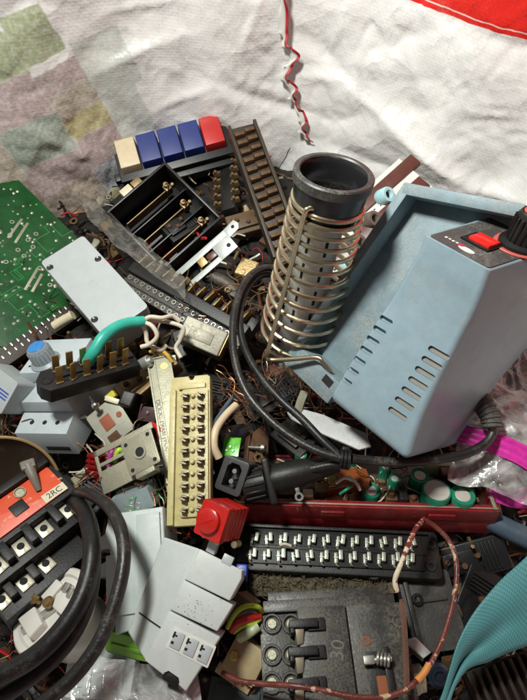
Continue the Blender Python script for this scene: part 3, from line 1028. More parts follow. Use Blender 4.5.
# ================================================================== white project box
F = face([(40, 263), (104, 336), (149, 308), (83, 234)], 1.4, (-.15, -.15, 1))
wb = Thing('project_box', 'plain white plastic enclosure with three black screws lying on the green circuit board', 'box', F, 2.6)
mb = MB(); mb.prism(rrect(0, F.W, 0, F.H, .28), -1.0, 0, .16, 4)
lid = wb.part('lid', mb, M_WHITE)
mb = MB(); mb.prism(rrect(.05, F.W-.05, .05, F.H-.05, .26), -2.6, -1.02, .06, 2); wb.part('body', mb, M_WHITE)
sc_src = None
for (x, y) in ((.42, F.H*.17), (F.W-.5, .34), (.52, F.H-.38)):
    pass
spx = [(50, 267.5), (98, 259), (94.5, 319.5)]
for x, y in spx:
    l = F.L(x, y)
    if sc_src is None:
        mb = MB(); mb.lathe([(0, -.0), (.14, .0), (.17, .02), (.21, .03), (.25, .01), (.25, -.1), (0, -.1)], 24, T3(l[0], l[1], .01))
        mb.box(l[0]-.15, l[0]+.15, l[1]-.025, l[1]+.025, .0, .03, 0)
        sc_src = wb.part('lid_screw', mb, mat('black_screw', (.05, .05, .05), .35, .6), at=(l[0], l[1], 0))
    else: wb.inst(sc_src, (l[0], l[1], 0), 40)
mb = MB(); mb.ring(F.W*.5, F.H*.5, -.02, .012, .33, .27, 32); mb.ring(F.W*.5, F.H*.5, -.02, .01, .16, .12, 24); wb.part('moulding_ring', mb, M_WHITE)
for f_ in (0,):
    pass
# white rod
wire('plastic_rod', 'short white plastic rod lying between the enclosure and the green circuit board edge', 'rod', [(54, 326, -.4), (63, 320.5, -.1), (73, 315, .2)], .33, M_CREAM, n=14)

# ================================================================== green circuit board
F = face([(-45, 377), (124, 280), (-20, 146), (-200, 235)], -.8, (.45, -.1, .9), lam=.6)
pb = Thing('circuit_board', 'large green circuit board, solder side up, leaning on the patchwork sack wall', 'circuit board', F, .16)
mb = MB(); mb.box(-1, F.W, 0, F.H, -.16, 0, .01); pb.part('board', mb, M_GREEN)
rnd = random.Random(3)
pads = MB()
for k in range(420):
    x, y = rnd.uniform(1.5, F.W-.3), rnd.uniform(.8, F.H-.2)
    if rnd.random() < .6: x = round(x/.38)*.38; y = round(y/.38)*.38
    r_ = rnd.choice((.09, .11, .14))
    pads.lathe([(r_, .002), (r_*.6, .03), (r_*.3, .06), (0, .07)], 9, T3(x, y, 0))
for x, y in [(40, 268), (50, 285), (28, 240), (33, 247), (36, 234), (10, 235), (18, 250), (6, 262), (24, 256), (12, 222)]:
    l = F.L(x, y); pads.ring(l[0], l[1], 0, .03, .2, .1, 14, .01)
pb.part('solder_pads', pads, mat('dull_solder', (.40, .42, .34), .42, .7, dust=.3))
tr = MB()
for x, y, x2, y2 in [(8, 238, 22, 219), (15, 243, 28, 223), (25, 290, 38, 268), (32, 292, 42, 274)]:
    a, b_ = F.L(x, y), F.L(x2, y2); d = nrm(b_-a); nn = np.array((-d[1], d[0]))*.11
    tr = MB(); tr.prism([(a[0]-nn[0], a[1]-nn[1]), (b_[0]-nn[0], b_[1]-nn[1]), (b_[0]+nn[0], b_[1]+nn[1]), (a[0]+nn[0], a[1]+nn[1])], .0, .035, .01)
    pb.part('solder_track', tr, M_OLDZINC)
cl = MB()
for k in range(16):
    x0 = rnd.uniform(1, F.W-2); y0 = rnd.uniform(.8, F.H-1)
    for q in range(4):
        x1 = x0+rnd.uniform(-2, 2); 
        cl.box(min(x0, x1), max(x0, x1)+.05, y0-.03, y0+.03, -.01, .004, 0); y1 = y0+rnd.uniform(-1.6, 1.6)
        cl.box(x1-.03, x1+.03, min(y0, y1), max(y0, y1), -.01, .0045, 0); x0, y0 = x1, y1
pb.part('copper_tracks', cl, mat('masked_copper', (.03, .22, .05), .3, coat=.3))
mb = MB(); mb.box(-1, F.W-.1, -1.0, .32, -.9, .12, .05); ec = pb.part('edge_connector', mb, mat('brown_black_edge', (.035, .022, .014), .5, dust=.5))
src = None
for k in range(26):
    x = .2+k*(F.W-.6)/26
    for y, dz in ((.2, 0), (-.28, .0)):
        if src is None:
            mb = MB(); mb.box(x, x+.13, y-.18, y+.14, .1, .2, .03); src = pb.part('contact', mb, M_STEEL, parent=ec, at=(x, y, .1))
        else: pb.inst(src, (x, y, .1))

# ================================================================== push-button bank
F = face([(122, 172), (226, 144), (219, 112), (111, 141)], -.4, (0, -.35, 1))
bb = Thing('pushbutton_bank', 'row of five push buttons, one beige, three blue and one red, on a black rail', 'push buttons', F, 3.2)
mb = MB(); mb.box(-.3, F.W+.5, -.5, F.H*.75, -3.2, -.95, .08); mb.box(-.7, F.W+.2, -1.1, .3, -3.2, -1.7, .06)
mb.box(-.85, -.3, -.2, .5, -2.6, -1.1, .05)
bb.part('rail', mb, M_BLACK)
wn_ = F.W/5
for k, m in enumerate((M_BEIGECAP, M_BLUE, M_BLUE, M_BLUE, M_RED)):
    mb = MB(); x0 = k*wn_+.03; x1 = (k+1)*wn_-.03
    g = .0 if k else 0
    h = F.H
    mb.hexa([(x0, .08, -1.5), (x1, .08, -1.5), (x1, h, -1.5), (x0, h, -1.5), (x0+.06, .35, .02), (x1-.06, .35, .02), (x1-.08, h-.06, -.05), (x0+.08, h-.06, -.05)], .07, 3)
    bb.part('button', mb, m, at=((x0+x1)/2, F.H/2, -1.5), label=('beige', 'blue', 'blue', 'blue', 'red')[k]+' push button')

# ================================================================== open black box with brass blades
F = face([(104, 214), (164, 266), (221, 221), (167, 159)], -.9, (-.05, -.25, 1))
ob = Thing('relay_case', 'open black plastic case with brass blade contacts standing in three slots', 'case', F, 3.4)
mb = MB(); t = .22
mb.box(0, F.W, 0, F.H, -3.4, -3.1, .03)
mb.box(0, t, 0, F.H, -3.2, 0, .05); mb.box(F.W-t, F.W, 0, F.H, -3.2, 0, .05)
mb.box(t-.02, F.W-t+.02, 0, t, -3.2, -.02, .05); mb.box(t-.02, F.W-t+.02, F.H-t, F.H, -3.2, -.02, .05)
ob.part('shell', mb, M_BLACK)
mb = MB()
for k in (1, 2): mb.box(t+(F.W-2*t)*k/3-.07, t+(F.W-2*t)*k/3+.07, t-.02, F.H-t+.02, -3.2, -1.3, .03)
ob.part('divider', mb, M_BLACK)
for k in range(3):
    xm = t+(F.W-2*t)*(k+.5)/3
    mb = MB()
    mb.box(xm-.05, xm+.05, .7, F.H-1.0, -2.6, -1.45, .02)
    mb.box(xm-.32, xm+.32, F.H-1.5, F.H-.9, -2.0, -1.05, .06); mb.cyl(xm-.12, F.H-1.2, -1.1, -.75, .24, n=14); mb.cyl(xm+.2, F.H-.75, -1.4, -.85, .16, n=12)
    mb.tube([(xm-.2, F.H-1.4, -.95), (xm, F.H-1.05, -.6), (xm+.25, F.H-1.3, -.95)], .06, 6)
    ob.part('blade_contact', mb, M_DKBRASS)
mb = MB(); mb.box(-.75, 0.0, F.H*.30, F.H*.46, -1.1, -.2, .08); ob.part('side_clip', mb, M_CREAM)
mb = MB(); mb.box(-.75, 0.0, F.H*.48, F.H*.62, -1.2, -.3, .08); ob.part('side_terminal', mb, M_DKBRASS)

# ================================================================== brown terminal strip (top centre)
F = face([(262, 261), (292, 251), (267, 116), (238, 122)], .3, (0, -.25, 1), solve=False)
bt = Thing('brown_terminal_strip', 'long brown phenolic connector with a zigzag of tabs standing behind the iron stand', 'connector strip', F, 1.6)
mb = MB(); mb.box(0, .28, 0, F.H, -1.6, -.05, .04); mb.box(F.W-.28, F.W, 0, F.H, -1.6, -.05, .04); mb.box(.2, F.W-.2, 0.02, F.H-.02, -1.5, -.55, .02)
mb.box(0.1, F.W-.1, -.35, .6, -1.5, -.3, .06)
bt.part('frame', mb, mat('dark_brown_strip', (.035, .024, .014), .5, dust=.5, bump=.2, dcol=(.11, .08, .04)))
src = None
nrow = 13
for k in range(nrow):
    y = .75+(F.H-1.1)*k/nrow
    for c, x in enumerate((.34, F.W/2+.02)):
        yy = y+(.22 if c else 0)
        if src is None:
            mb = MB(); w_ = F.W/2-.38
            mb.hexa([(x, yy, -.8), (x+w_, yy+.1, -.8), (x+w_, yy+.52, -.8), (x, yy+.42, -.8), (x+.03, yy+.02, -.02), (x+w_-.02, yy+.12, -.12), (x+w_-.02, yy+.46, -.12), (x+.03, yy+.38, -.02)], .05)
            src = bt.part('terminal_block', mb, M_BROWNTERM, at=(x, yy, -.5))
        else: bt.inst(src, (x, yy, -.5+.05*(k % 2)), 180*0)

# ================================================================== black strip with brass spade tabs (left)
F = face([(50, 389), (141, 366), (128, 346), (29, 376)], 2.0, (0, -.35, 1))
bs = Thing('spade_terminal_block', 'black bakelite terminal block with brass spade tabs lying across the dimmer module', 'terminal block', F, 1.1)
mb = MB(); mb.prism([(0.35, 0), (F.W, 0), (F.W, F.H), (0.35, F.H), (-.15, F.H*.62), (-.1, F.H*.3)], -1.05, 0, .05)
mb.box(.95, F.W-.1, F.H*.42, F.H*.58, -.05, .16, .03)
body = bs.part('body', mb, M_BLACKDUST)
mb = MB(); mb.cyl(.42, F.H*.5, -.02, .02, .2, n=20, b=.005); bs.part('mounting_hole', mb, M_HOLE)
mb = MB(); mb.ring(.42, F.H*.5, -.02, .05, .36, .2, 24); bs.part('hole_collar', mb, M_BLACKDUST)
src = None
for k in range(6):
    x = 1.05+(F.W-1.5)*k/5.5
    for c, y in enumerate((F.H*.24, F.H*.8)):
        if src is None:
            mb = MB(); mb.box(x-.22, x+.22, y-.14, y+.14, -.02, .1, .02); mb.box(x-.21, x+.21, y-.045, y+.045, 0, 1.3, .02)
            src = bs.part('spade_tab', mb, M_BRASS, at=(x, y, 0))
        else: bs.inst(src, (x+(.15 if c else 0), y, 0), random.Random(k*2+c).uniform(-12, 25))

# ================================================================== dimmer module
F = face([(18, 372), (70, 373), (91, 337), (44, 341)], .6, (0, -.2, 1))
dm = Thing('dimmer_module', 'grey stepped rail module with a blue topped rotary knob', 'rail module', F, 4.6)
mb = MB(); y = F.H
prof = [(y, 0), (0, 0), (-.05, -.85), (.15, -.9), (-1.45, -1.25), (-1.5, -2.1), (-1.2, -2.2), (-3.0, -2.5), (-3.05, -4.5), (y, -4.5)]
mb.prism([(a, b_) for a, b_ in prof], 0, F.W, .06, 2, M=Matrix(((0, 0, 1, 0), (1, 0, 0, 0), (0, 1, 0, 0), (0, 0, 0, 1))))
dm.part('housing', mb, M_GREY2)
l = F.L(46, 362)
mb = MB(); mb.lathe([(0, 0), (.98, 0), (1.0, .1), (.78, .28), (.68, 1.25), (.6, 1.35), (0, 1.35)], 32, T3(l[0], l[1], 0))
for k in range(18): mb.box(.66, .78, -.035, .035, .32, 1.15, .02, 1, M=T3(l[0], l[1], 0) @ RZ(20*k))
kn = dm.part('knob', mb, M_KNOBGREY)
mb = MB(); mb.cyl(l[0], l[1], 1.3, 1.42, .56, n=28); mb.box(l[0]-.03, l[0]+.03, l[1]+.05, l[1]+.5, 1.4, 1.45, .01); dm.part('knob_cap', mb, M_BLUEKNOB, parent=kn)
mb = MB()
for k in range(3): mb.cyl(F.W*(.25+.25*k), 0, 0, .02, .16, n=16, M=T3(0, -2.2, -2.36) @ RX(10))
mb.box(.4, .6, .55, .7, -.01, .012, 0)
dm.part('screw_holes', mb, M_HOLE)
mb = MB(); mb.box(F.W*.45, F.W*.9, -3.08, -2.9, -4.1, -3.75, .02); dm.part('terminal_slot', mb, M_HOLE)
mb = MB(); mb.tube([(F.W-.05, -1.3, -2.9), (F.W+.5, -1.25, -2.85)], .13, 10, smooth=False); dm.part('clip_pin', mb, M_STEEL)

# ================================================================== box with blue print at the left border
F = face([(-28, 402), (2, 407), (15, 390), (-12, 352)], .8, (.1, -.3, 1), lam=.8)
lb = Thing('labelled_relay', 'white box with blue striped print at the left edge beside the dimmer', 'box', F, 2.0)
mb = MB(); mb.prism(rrect(0, F.W, 0, F.H, .2), -2.0, 0, .06, 3); lb.part('body', mb, M_WHITE)
mb = MB()
for k in range(3): mb.box(F.W*.42, F.W*.93, F.H*(.38+.09*k), F.H*(.38+.09*k)+.10, -.01, .012, 0)
for k in range(4): mb.box(F.W*.55+.17*k, F.W*.55+.17*k+.1, F.H*.2, F.H*.27, -.01, .012, 0)
lb.part('printed_stripes', mb, M_LABELBLUE)
# ================================================================== connector with a comb of brass fins
F = face([(119, 284), (228, 350), (263, 316), (139, 250)], -.6, (-.05, -.3, 1))
fc = Thing('finned_connector', 'long dark edge connector with a comb of brass fins and rows of small metal eyelets', 'connector', F, 2.2)
W, H = F.W, F.H
mb = MB(); mb.box(0, W, H*.42, H*.68, -2.0, 0, .07, 3); fc.part('spine', mb, M_BLACKDUST)
mb = MB(); mb.box(0, W, 0.05, H*.44, -2.0, -.55, .05); mb.box(0, W, H*.18, H*.27, -.7, -.38, .04); fc.part('ledge', mb, mat('dark_grey_resin', (.05, .046, .04), .5, dust=.45))
mb = MB(); mb.box(0, W, H*.66, H*.98, -2.0, -1.0, .04); fc.part('rear_ledge', mb, M_BLACKDUST)
src = None
for k in range(13):
    x = .35+(W-.5)*k/13
    if src is None:
        mb = MB(); mb.hexa([(x, H*.69, -1.02), (x+.12, H*.69, -1.02), (x+.16, H*1.02, -1.02), (x+.04, H*1.02, -1.02), (x, H*.70, -.05), (x+.12, H*.70, -.05), (x+.16, H*1.0, -.3), (x+.04, H*1.0, -.3)], .015)
        src = fc.part('brass_fin', mb, M_BRASS, at=(x, H*.8, -1))
    else: fc.inst(src, (x, H*.8, -1), random.Random(k).uniform(-8, 8))
src = None
for k in range(17):
    for c, y in enumerate((H*.33, H*.09)):
        x = .35+(W-.5)*k/17+.12*c
        if src is None:
            mb = MB(); mb.lathe([(.12, -.08), (.17, -.06), (.19, .0), (.17, .05), (.14, .05), (.12, .0)], 14, T3(x, y, -.5), closed=True)
            src = fc.part('eyelet', mb, M_STEEL, at=(x, y, -.5))
        else: fc.inst(src, (x, y, -.5-.05*c))

# ================================================================== silver bracket
F = face([(182, 293), (247, 241), (233, 219), (168, 281)], -.1, (-.1, -.25, 1))
W, H = F.W, F.H
sb = Thing('slotted_bracket', 'shiny slotted steel bracket with a perforated end tab beside the open black case', 'bracket', F, .9)
mb = MB(); mb.box(0, W*.86, H*.72, H, -.08, 0, .02); mb.box(0, W*.7, .0, H*.24, -.08, -.0, .02); mb.box(W*.62, W*.86, 0, H*.74, -.07, .01, .02)
mb.prism([(W*.84, H*.55), (W, H*.6), (W+.25, H*.8), (W+.1, H*1.05), (W*.85, H*1.0)], -.08, .004, .02)
mb.box(W*.84, W*.86, 0, H*.7, -.9, .0, .01)
sb.part('plate', mb, mat('dull_nickel', (.36, .39, .37), .45, .35, dust=.25, bump=.1))
mb = MB(); mb.cyl(W*.96, H*.83, -.02, .012, .14, n=18, b=0.003); mb.cyl(W*.79, H*.32, -.02, .018, .17, n=18, b=.003); sb.part('punched_hole', mb, M_HOLE)
mb = MB(); mb.box(W*.5, W*.62, H*.3, H*.62, -.35, .05, .12); sb.part('red_insulator', mb, M_DARKBROWN)
mb = MB(); mb.box(W*.38, W*.48, H*.35, H*.75, -.3, .0, .04); sb.part('brass_link', mb, M_BRASS)

# small brass block and dark clamp next to it
F = face([(234, 272), (251, 278), (259, 262), (242, 257)], -1.2, (0, -.25, 1))
mb = MB(); mb.box(0, F.W, 0, F.H, -1.6, 0, .12, 3)
Thing('brass_block', 'small rough brass block beside the slotted steel bracket', 'brass block', F, 1.6, mb=mb, m=mat('rough_brass', (.48, .36, .17), .5, .6, dust=.25, bump=.6, bscale=700))
F = face([(200, 280), (240, 302), (254, 286), (212, 262)], -1.0, (0, -.2, 1))
cl_ = Thing('cable_clamp', 'dark rusty clamp with an eye hole between brass fins and bracket', 'clamp', F, 1.4)
mb = MB(); mb.tube([(.2, F.H*.5, -.5), (F.W*.5, F.H*.55, -.45), (F.W, F.H*.3, -.8)], .52, 12); mb.ring(.1, F.H*.55, -.9, .02, .62, .25, 24, .08); mb.box(F.W*.55, F.W*.85, F.H*.1, F.H*.6, -.9, -.1, .12)
cl_.part('clamp_body', mb, mat('grey_brown_metal', (.075, .065, .055), .5, .4, dust=.5, bump=.4))
mb = MB(); mb.ring(F.W*.62, F.H*.22, -.1, .05, .26, .12, 18); cl_.part('clamp_nut', mb, M_DKBRASS)

# ================================================================== shiny metal can
F = face([(176, 338), (217, 357), (229, 332), (187, 315)], -.2, (0, -.3, 1))
mc = Thing('metal_can', 'shiny silver metal can with brass side at the end of the finned connector', 'metal can', F, 1.8)
mb = MB(); mb.box(0, F.W, 0, F.H, -1.8, 0, .1, 3); mb.box(F.W*.2, F.W*.75, F.H*.25, F.H*.7, -.05, .06, .05); mc.part('shell', mb, mat('chromed_can', (.20, .19, .15), .5, .6, dust=.6, bump=.04, bscale=260))
mb = MB(); mb.box(F.W+.005, F.W+.09, .1, F.H-.1, -1.6, -.12, .02); mc.part('side_plate', mb, M_BRASS)

# ================================================================== steel strip with printed lettering
F = face([(166, 500), (187, 498), (177, 352), (150, 361)], -.1, (-.05, -.1, 1), solve=False)
W, H = F.W, F.H
ms = Thing('lettered_steel_strip', 'dull steel channel strip with printed characters standing left of the yellow strip', 'steel strip', F, 1.0)
mb = MB(); mb.box(0, W, 0, H, -.1, 0, .02); mb.box(-.02, .1, 0, H, -.8, .12, .03); mb.box(W*.28, W*.34, 0, H*.99, -.05, .1, .02); mb.box(0, W, H-.06, H+.04, -.6, .12, .03)
ms.part('channel', mb, M_OLDZINC)
mb = MB(); mb.cyl(0, 0, -.4, .4, .42, n=20, M=T3(-.1, H-.2, .1) @ RY(60)); mb.cyl(0, 0, -.55, .55, .2, n=14, M=T3(-.1, H-.2, .1) @ RY(60)); ms.part('roller', mb, M_ZINC)
mb = MB(); mb.cyl(W*.68, H-.7, -.02, .012, .26, n=24, b=.004); ms.part('brass_disc', mb, M_BRASS)
mb = MB(); l = F.L(162.5, 425); mb.text('OOOC 19000 JVCC', .42, M=T3(l[0], l[1], .012) @ RZ(-88)); ms.part('lettering', mb, M_BLACK)

# ================================================================== yellowed terminal strip
F = face([(164, 528), (203, 523), (214, 373), (171, 375)], 1.8, (-.05, -.15, 1))
W, H = F.W, F.H
ys = Thing('yellow_terminal_strip', 'yellowed plastic terminal strip with two columns of steel tabs standing upright in the middle', 'terminal strip', F, 1.3)
mb = MB()
mb.prism([(0, 0), (W, 0), (W, H*.985), (W*.93, H), (W*.60, H), (W*.58, H*.965), (W*.48, H*.965), (W*.46, H), (.06, H), (0, H*.99)], -1.0, -.32, .05)
mb.prism(rrect(W*.30, W*.97, H*.05, H*.90, .18), -.4, -.14, .08, 3)
mb.box(0.02, W*.16, .04, H*.9, -.4, -.05, .05); mb.prism(rrect(W*.22, W*.9, H*.90, H*.94, .06), -.4, -.08, .06)
ys.part('body', mb, M_YELLOW)
mb = MB()
for k in range(11): mb.cyl(W*.60, H*(.095+.075*k), -.2, .09, .14, n=14, b=.05)
ys.part('centre_rib', mb, M_YELLOW)
src = None
for k in range(11):
    for c, x in enumerate((W*.43, W*.80)):
        y = H*(.095+.075*k)
        if src is None:
            mb = MB(); mb.box(x-.2, x+.2, y-.15, y+.15, -.16, -.06, .02)
            mb.hexa([(x-.17, y-.05, -.1), (x+.12, y-.12, -.1), (x+.15, y-.05, -.1), (x-.14, y+.03, -.1), (x-.19, y-.11, .34), (x+.12, y-.2, .34), (x+.15, y-.13, .34), (x-.16, y-.03, .34)], .015)
            mb.hexa([(x-.1, y+.06, -.1), (x+.17, y+.02, -.1), (x+.19, y+.07, -.1), (x-.08, y+.12, -.1), (x-.1, y+.0, .28), (x+.17, y-.04, .28), (x+.19, y+.01, .28), (x-.08, y+.06, .28)], .015)
            src = ys.part('steel_tab', mb, mat('aged_steel_tabs', (.27, .23, .15), .5, .45, dust=.45), at=(x, y, -.1))
        else: ys.inst(src, (x, y, -.1), random.Random(k*3+c).uniform(-14, 14), 1.2)

# ================================================================== potentiometer brackets
F = face([(86, 420), (106, 447), (134, 428), (112, 394)], -.6, (-.1, -.3, 1))
W, H = F.W, F.H
p1 = Thing('contact_plate', 'pale metal plate with brown square contacts between dimmer module and yellow strip', 'metal plate', F, .6)
mb = MB(); mb.prism([(0, 0), (W, 0), (W*1.05, H), (W*.2, H*1.05), (0, H*.7)], -.08, 0, .02); p1.part('plate', mb, mat('pale_plate', (.38, .38, .31), .5, .2, dust=.2))
mb = MB(); mb.box(W*.28, W*.66, H*.28, H*.62, -.02, .05, .06); mb.cyl(W*.5, H*.85, -.01, .03, .2, n=18); p1.part('brown_pad', mb, mat('brick_brown_pad', (.30, .085, .04), .6, dust=.2))
mb = MB(); mb.box(W*.78, W*1.0, H*.2, H*.55, -.02, .05, .05); p1.part('brown_pad', mb, M_RUST)
mb = MB(); mb.box(-.3, .15, H*.8, H*1.1, -.3, .1, .05); p1.part('yellow_tab', mb, mat('yellow_tab', (.55, .50, .03), .4))
F = face([(104, 494), (162, 466), (153, 420), (93, 453)], .4, (-.05, -.3, 1))
W, H = F.W, F.H
p2 = Thing('potentiometer_bracket', 'dull metal bracket with a window and a raised drilled flange, coloured wires behind it', 'bracket', F, 1.2)
mb = MB()
mb.box(0, W, H*.86, H, -.1, 0, .02); mb.box(0, .22, 0, H, -.1, .0, .02); mb.box(.2, W*.62, H*.60, H*.68, -.09, -.005, .02); mb.box(0.02, W*.62, 0, H*.50, -.1, .004, .02); mb.box(W*.55, W*.64, 0, H*.9, -.1, -.002, .02)
p2.part('frame', mb, M_OLDZINC)
mb = MB(); a = (W*.52, W*1.02, H*.02, H*.80)
mb.prism(rrect(*a, .15), .42, .54, .03); mb.box(W*.6, W*.9, -.25, .1, -.2, .5, .05)
fl = p2.part('flange', mb, M_OLDZINC)
cx_, cy_ = (a[0]+a[1])/2, (a[2]+a[3])/2
mb = MB(); mb.ring(cx_, cy_, .5, .62, .42, .28, 28); p2.part('bushing', mb, M_OLDZINC, parent=fl)
mb = MB(); mb.cyl(cx_, cy_, .5, .556, .28, n=24, b=.004)
for sx in (-1, 1):
    for sy in (-1, 1): mb.cyl(cx_+sx*(a[1]-a[0])*.36, cy_+sy*(a[3]-a[2])*.37, .5, .548, .13, n=16, b=.003)
p2.part('bolt_holes', mb, M_HOLE, parent=fl)
for nm, c, q in (('red', M_SCRED, [(150, 424, -.5), (158, 428, -.2), (160, 440, -.5)]), ('yellow', M_SCYEL, [(126, 455, -.4), (119, 450, .1), (114, 462, -.4)]), ('green', M_SCGRN, [(135, 448, -.4), (128, 442, 0), (126, 458, -.4)]),
                 ('magenta', mat('magenta_insulation', (.35, .04, .22), .4), [(119, 458, -.5), (112, 452, 0), (108, 466, -.4)]), ('white', M_WIREWHITE, [(150, 430, -.2), (141, 436, .15), (136, 448, -.3)])):
    wire('bracket_wire', f'short {nm} wire end looping behind the drilled metal bracket', 'wire', q, .17, c, group='short coloured wires behind the drilled bracket')

# slider with brass tab
F = face([(122, 517), (156, 507), (146, 487), (112, 500)], -.4, (-.05, -.25, 1))
W, H = F.W, F.H
sd_ = Thing('slide_switch', 'small bluish metal slide switch with a screwed tab under the drilled bracket', 'slide switch', F, 1.4)
mb = MB(); mb.box(0, W, 0, H, -1.4, 0, .06); mb.box(-.2, .1, .1, H, -1.4, -.1, .05); sd_.part('case', mb, mat('bluish_tin', (.42, .50, .52), .4, .5, dust=.2))
mb = MB()
for x, y in ((.35, .3), (.58, .3), (.47, .62)): mb.ring(W*x, H*y, -.02, .025, .2, .14, 18, .005)
sd_.part('stamped_rings', mb, M_ZINC)
mb = MB(); mb.box(W*.25, W*.85, -.7, .05, -1.0, -.12, .25, 3); mb.cyl(W*.6, -.55, -.3, .0, .22, n=16); sd_.part('screw_tab', mb, mat('pale_brass', (.55, .50, .33), .3, .9))

# small plug pin
F = face([(113, 405), (133, 411), (140, 391), (122, 385)], .5, (0, -.3, 1))
bp_ = Thing('black_plug', 'tiny black plug with one cream pin near the steel strip', 'plug', F, 1.2)
mb = MB(); mb.hexa([(0, 0, -1.2), (F.W, 0, -1.2), (F.W, F.H, -1.2), (0, F.H, -1.2), (.25, .2, 0), (F.W-.25, .15, 0), (F.W-.2, F.H-.2, 0), (.2, F.H-.25, 0)], .12, 3); bp_.part('body', mb, M_BLACKDUST)
mb = MB(); mb.box(-.8, .15, .15, .5, -.8, -.3, .05); bp_.part('pin', mb, M_CREAM)
F = face([(137, 420), (155, 425), (157, 408), (141, 404)], -.3, (0, -.3, 1))
ps = Thing('purple_bracket', 'little purplish bracket with a bright rivet beside the steel strip', 'bracket', F, .8)
mb = MB(); mb.prism([(0, 0), (F.W, .1), (F.W*.9, F.H), (.2, F.H*.9)], -.1, 0, .03); mb.box(0, .1, 0, F.H, -.8, 0, .02); ps.part('plate', mb, mat('purplish_plate', (.13, .08, .085), .35, .6, dust=.2))
mb = MB(); mb.lathe([(0, .14), (.1, .12), (.16, 0), (0, 0)], 16, T3(F.W*.5, F.H*.6, 0)); ps.part('rivet', mb, M_STEEL)

# ================================================================== teal cable and its white cores
wire('teal_cable', 'thick teal insulated cable end curving over the spade terminal block', 'cable', [(88, 362, 2.2), (94, 352, 3.0), (102, 339, 3.3), (114, 328.5, 3.2), (128, 323, 2.9), (144, 321, 2.6)], lambda t: .40-.06*t, M_TEALWIRE, n=16, wob=.08)
cores = [[(143, 321, 2.6), (150, 317, 2.8), (162, 318, 2.6), (172, 316, 2.2), (180, 321, 1.8)],
         [(143, 322, 2.6), (152, 326, 2.6), (157, 336, 2.2), (150, 344, 1.8), (141, 347, 1.6)],
         [(144, 320, 2.6), (156, 321, 2.2), (168, 322, 1.9), (183, 328, 1.6), (180, 340, 1.0), (176, 348, .6), (181, 358, .4)],
         [(142, 322, 2.5), (146, 333, 1.8), (148, 343, 1.4), (160, 350, 1.0), (166, 346, .8)]]
for k, q in enumerate(cores):
    wire('white_core', ('upper', 'short curled', 'longest drooping', 'lowest')[k]+' cream core wire coming out of the teal cable end', 'wire', q, .15, M_WIREWHITE, group='cream cores of the teal cable')
wire('yellow_wire', 'thin yellow wire lying beside the steel strip roller', 'wire', [(150, 352, .6), (158, 349, .9), (166, 354, .7), (172, 362, .3)], .13, mat('amber_wire', (.6, .38, .05), .4))

# ================================================================== black mains cable loops
loopA = [(292, 276, 1.2), (279, 270, 2.0), (264, 268, 2.6), (250, 276, 3.0), (240, 292, 3.2), (234, 316, 3.2), (233, 345, 3.1), (238, 372, 3.0), (249, 396, 2.9), (268, 418, 2.8), (293, 438, 2.7), (320, 452, 2.7), (343, 459, 2.7)]
loopB = [(286, 285, .6), (272, 275, 1.6), (258, 277, 2.2), (246, 292, 2.5), (240, 315, 2.6), (243, 343, 2.5), (256, 370, 2.6), (278, 397, 2.7), (302, 419, 2.8), (322, 440, 2.8), (340, 457, 2.7)]
wire('power_cable', 'outer loop of dusty black mains cable hanging left of the wire stand', 'cable', loopA, .25, M_RUBBERD, n=14, group='black mains cable loops tied together')
wire('power_cable', 'inner loop of glossy black mains cable running down beside the wire stand', 'cable', loopB, .235, M_RUBBER, n=14, group='black mains cable loops tied together')
wire('power_cable', 'short black cable stretch from the tie back along the grey plug', 'cable', [(352, 459.5, 2.3), (340, 463, 2.2), (326, 466, 1.9), (312, 469, 1.6)], .26, M_RUBBERD, n=14, group='black mains cable loops tied together')
q0 = P(345, 459.5, 2.6)
tie = MB()
ax_ = nrm(P(352, 460, 2.6)-P(338, 458, 2.6))
qm = Matrix.Translation(Vector(q0)) @ Vector(ax_).to_track_quat('Z', 'Y').to_matrix().to_4x4()
for k in (-.22, -.02, .18): tie.ring(0, 0, k-.08, k+.10, .56, .25, 20, .04, M=qm)
tie.box(.3, .75, -.12, .12, -.2, .2, .05, M=qm)
Thing('cable_tie', 'black tie binding the mains cables together in front of the station', 'cable tie', IDF, base=tuple(q0), mb=tie, m=M_BLACK)

# ================================================================== dusty mains plug
A_, B_ = P(243, 487, .6), P(338, 464, 1.2)
ux = nrm(B_-A_); uz = nrm(CAM-A_); uz = nrm(uz-ux*(uz@ux)); uy = np.cross(uz, ux)
F = Fr(A_, ux, uy, uz); PL = float(np.linalg.norm(B_-A_))
pg = Thing('mains_plug', 'black moulded plug with ribbed end and flange lying above the red chassis', 'plug', F, base=(PL/2, 0, -.9))
ZM = RY(90)
mb = MB(); mb.lathe([(0, 1.7), (.78, 1.7), (.86, 2.0), (.84, 3.4), (.62, 4.6), (.45, PL), (0, PL)], 24, ZM)
pg.part('body', mb, M_BLACKDUST)
mb = MB(); mb.lathe([(0, 0), (.78, 0), (.84, .1), (.84, 1.3), (0, 1.3)], 24, ZM)
for k in range(12): mb.box(.08, 1.25, -.07, .07, .78, .93, .03, 1, M=RX(30*k))
pg.part('ribbed_end', mb, M_BLACKDUST)
mb = MB(); mb.box(1.35, 1.8, -1.35, 1.3, -.9, .75, .15, 3); pg.part('flange', mb, M_BLACKDUST)
mb = MB(); mb.box(2.9, 3.15, -1.15, -.5, .3, .4, .03); mb.ring(3.02, -1.25, .3, .42, .26, .12, 20); pg.part('eyelet_tag', mb, M_STEEL)

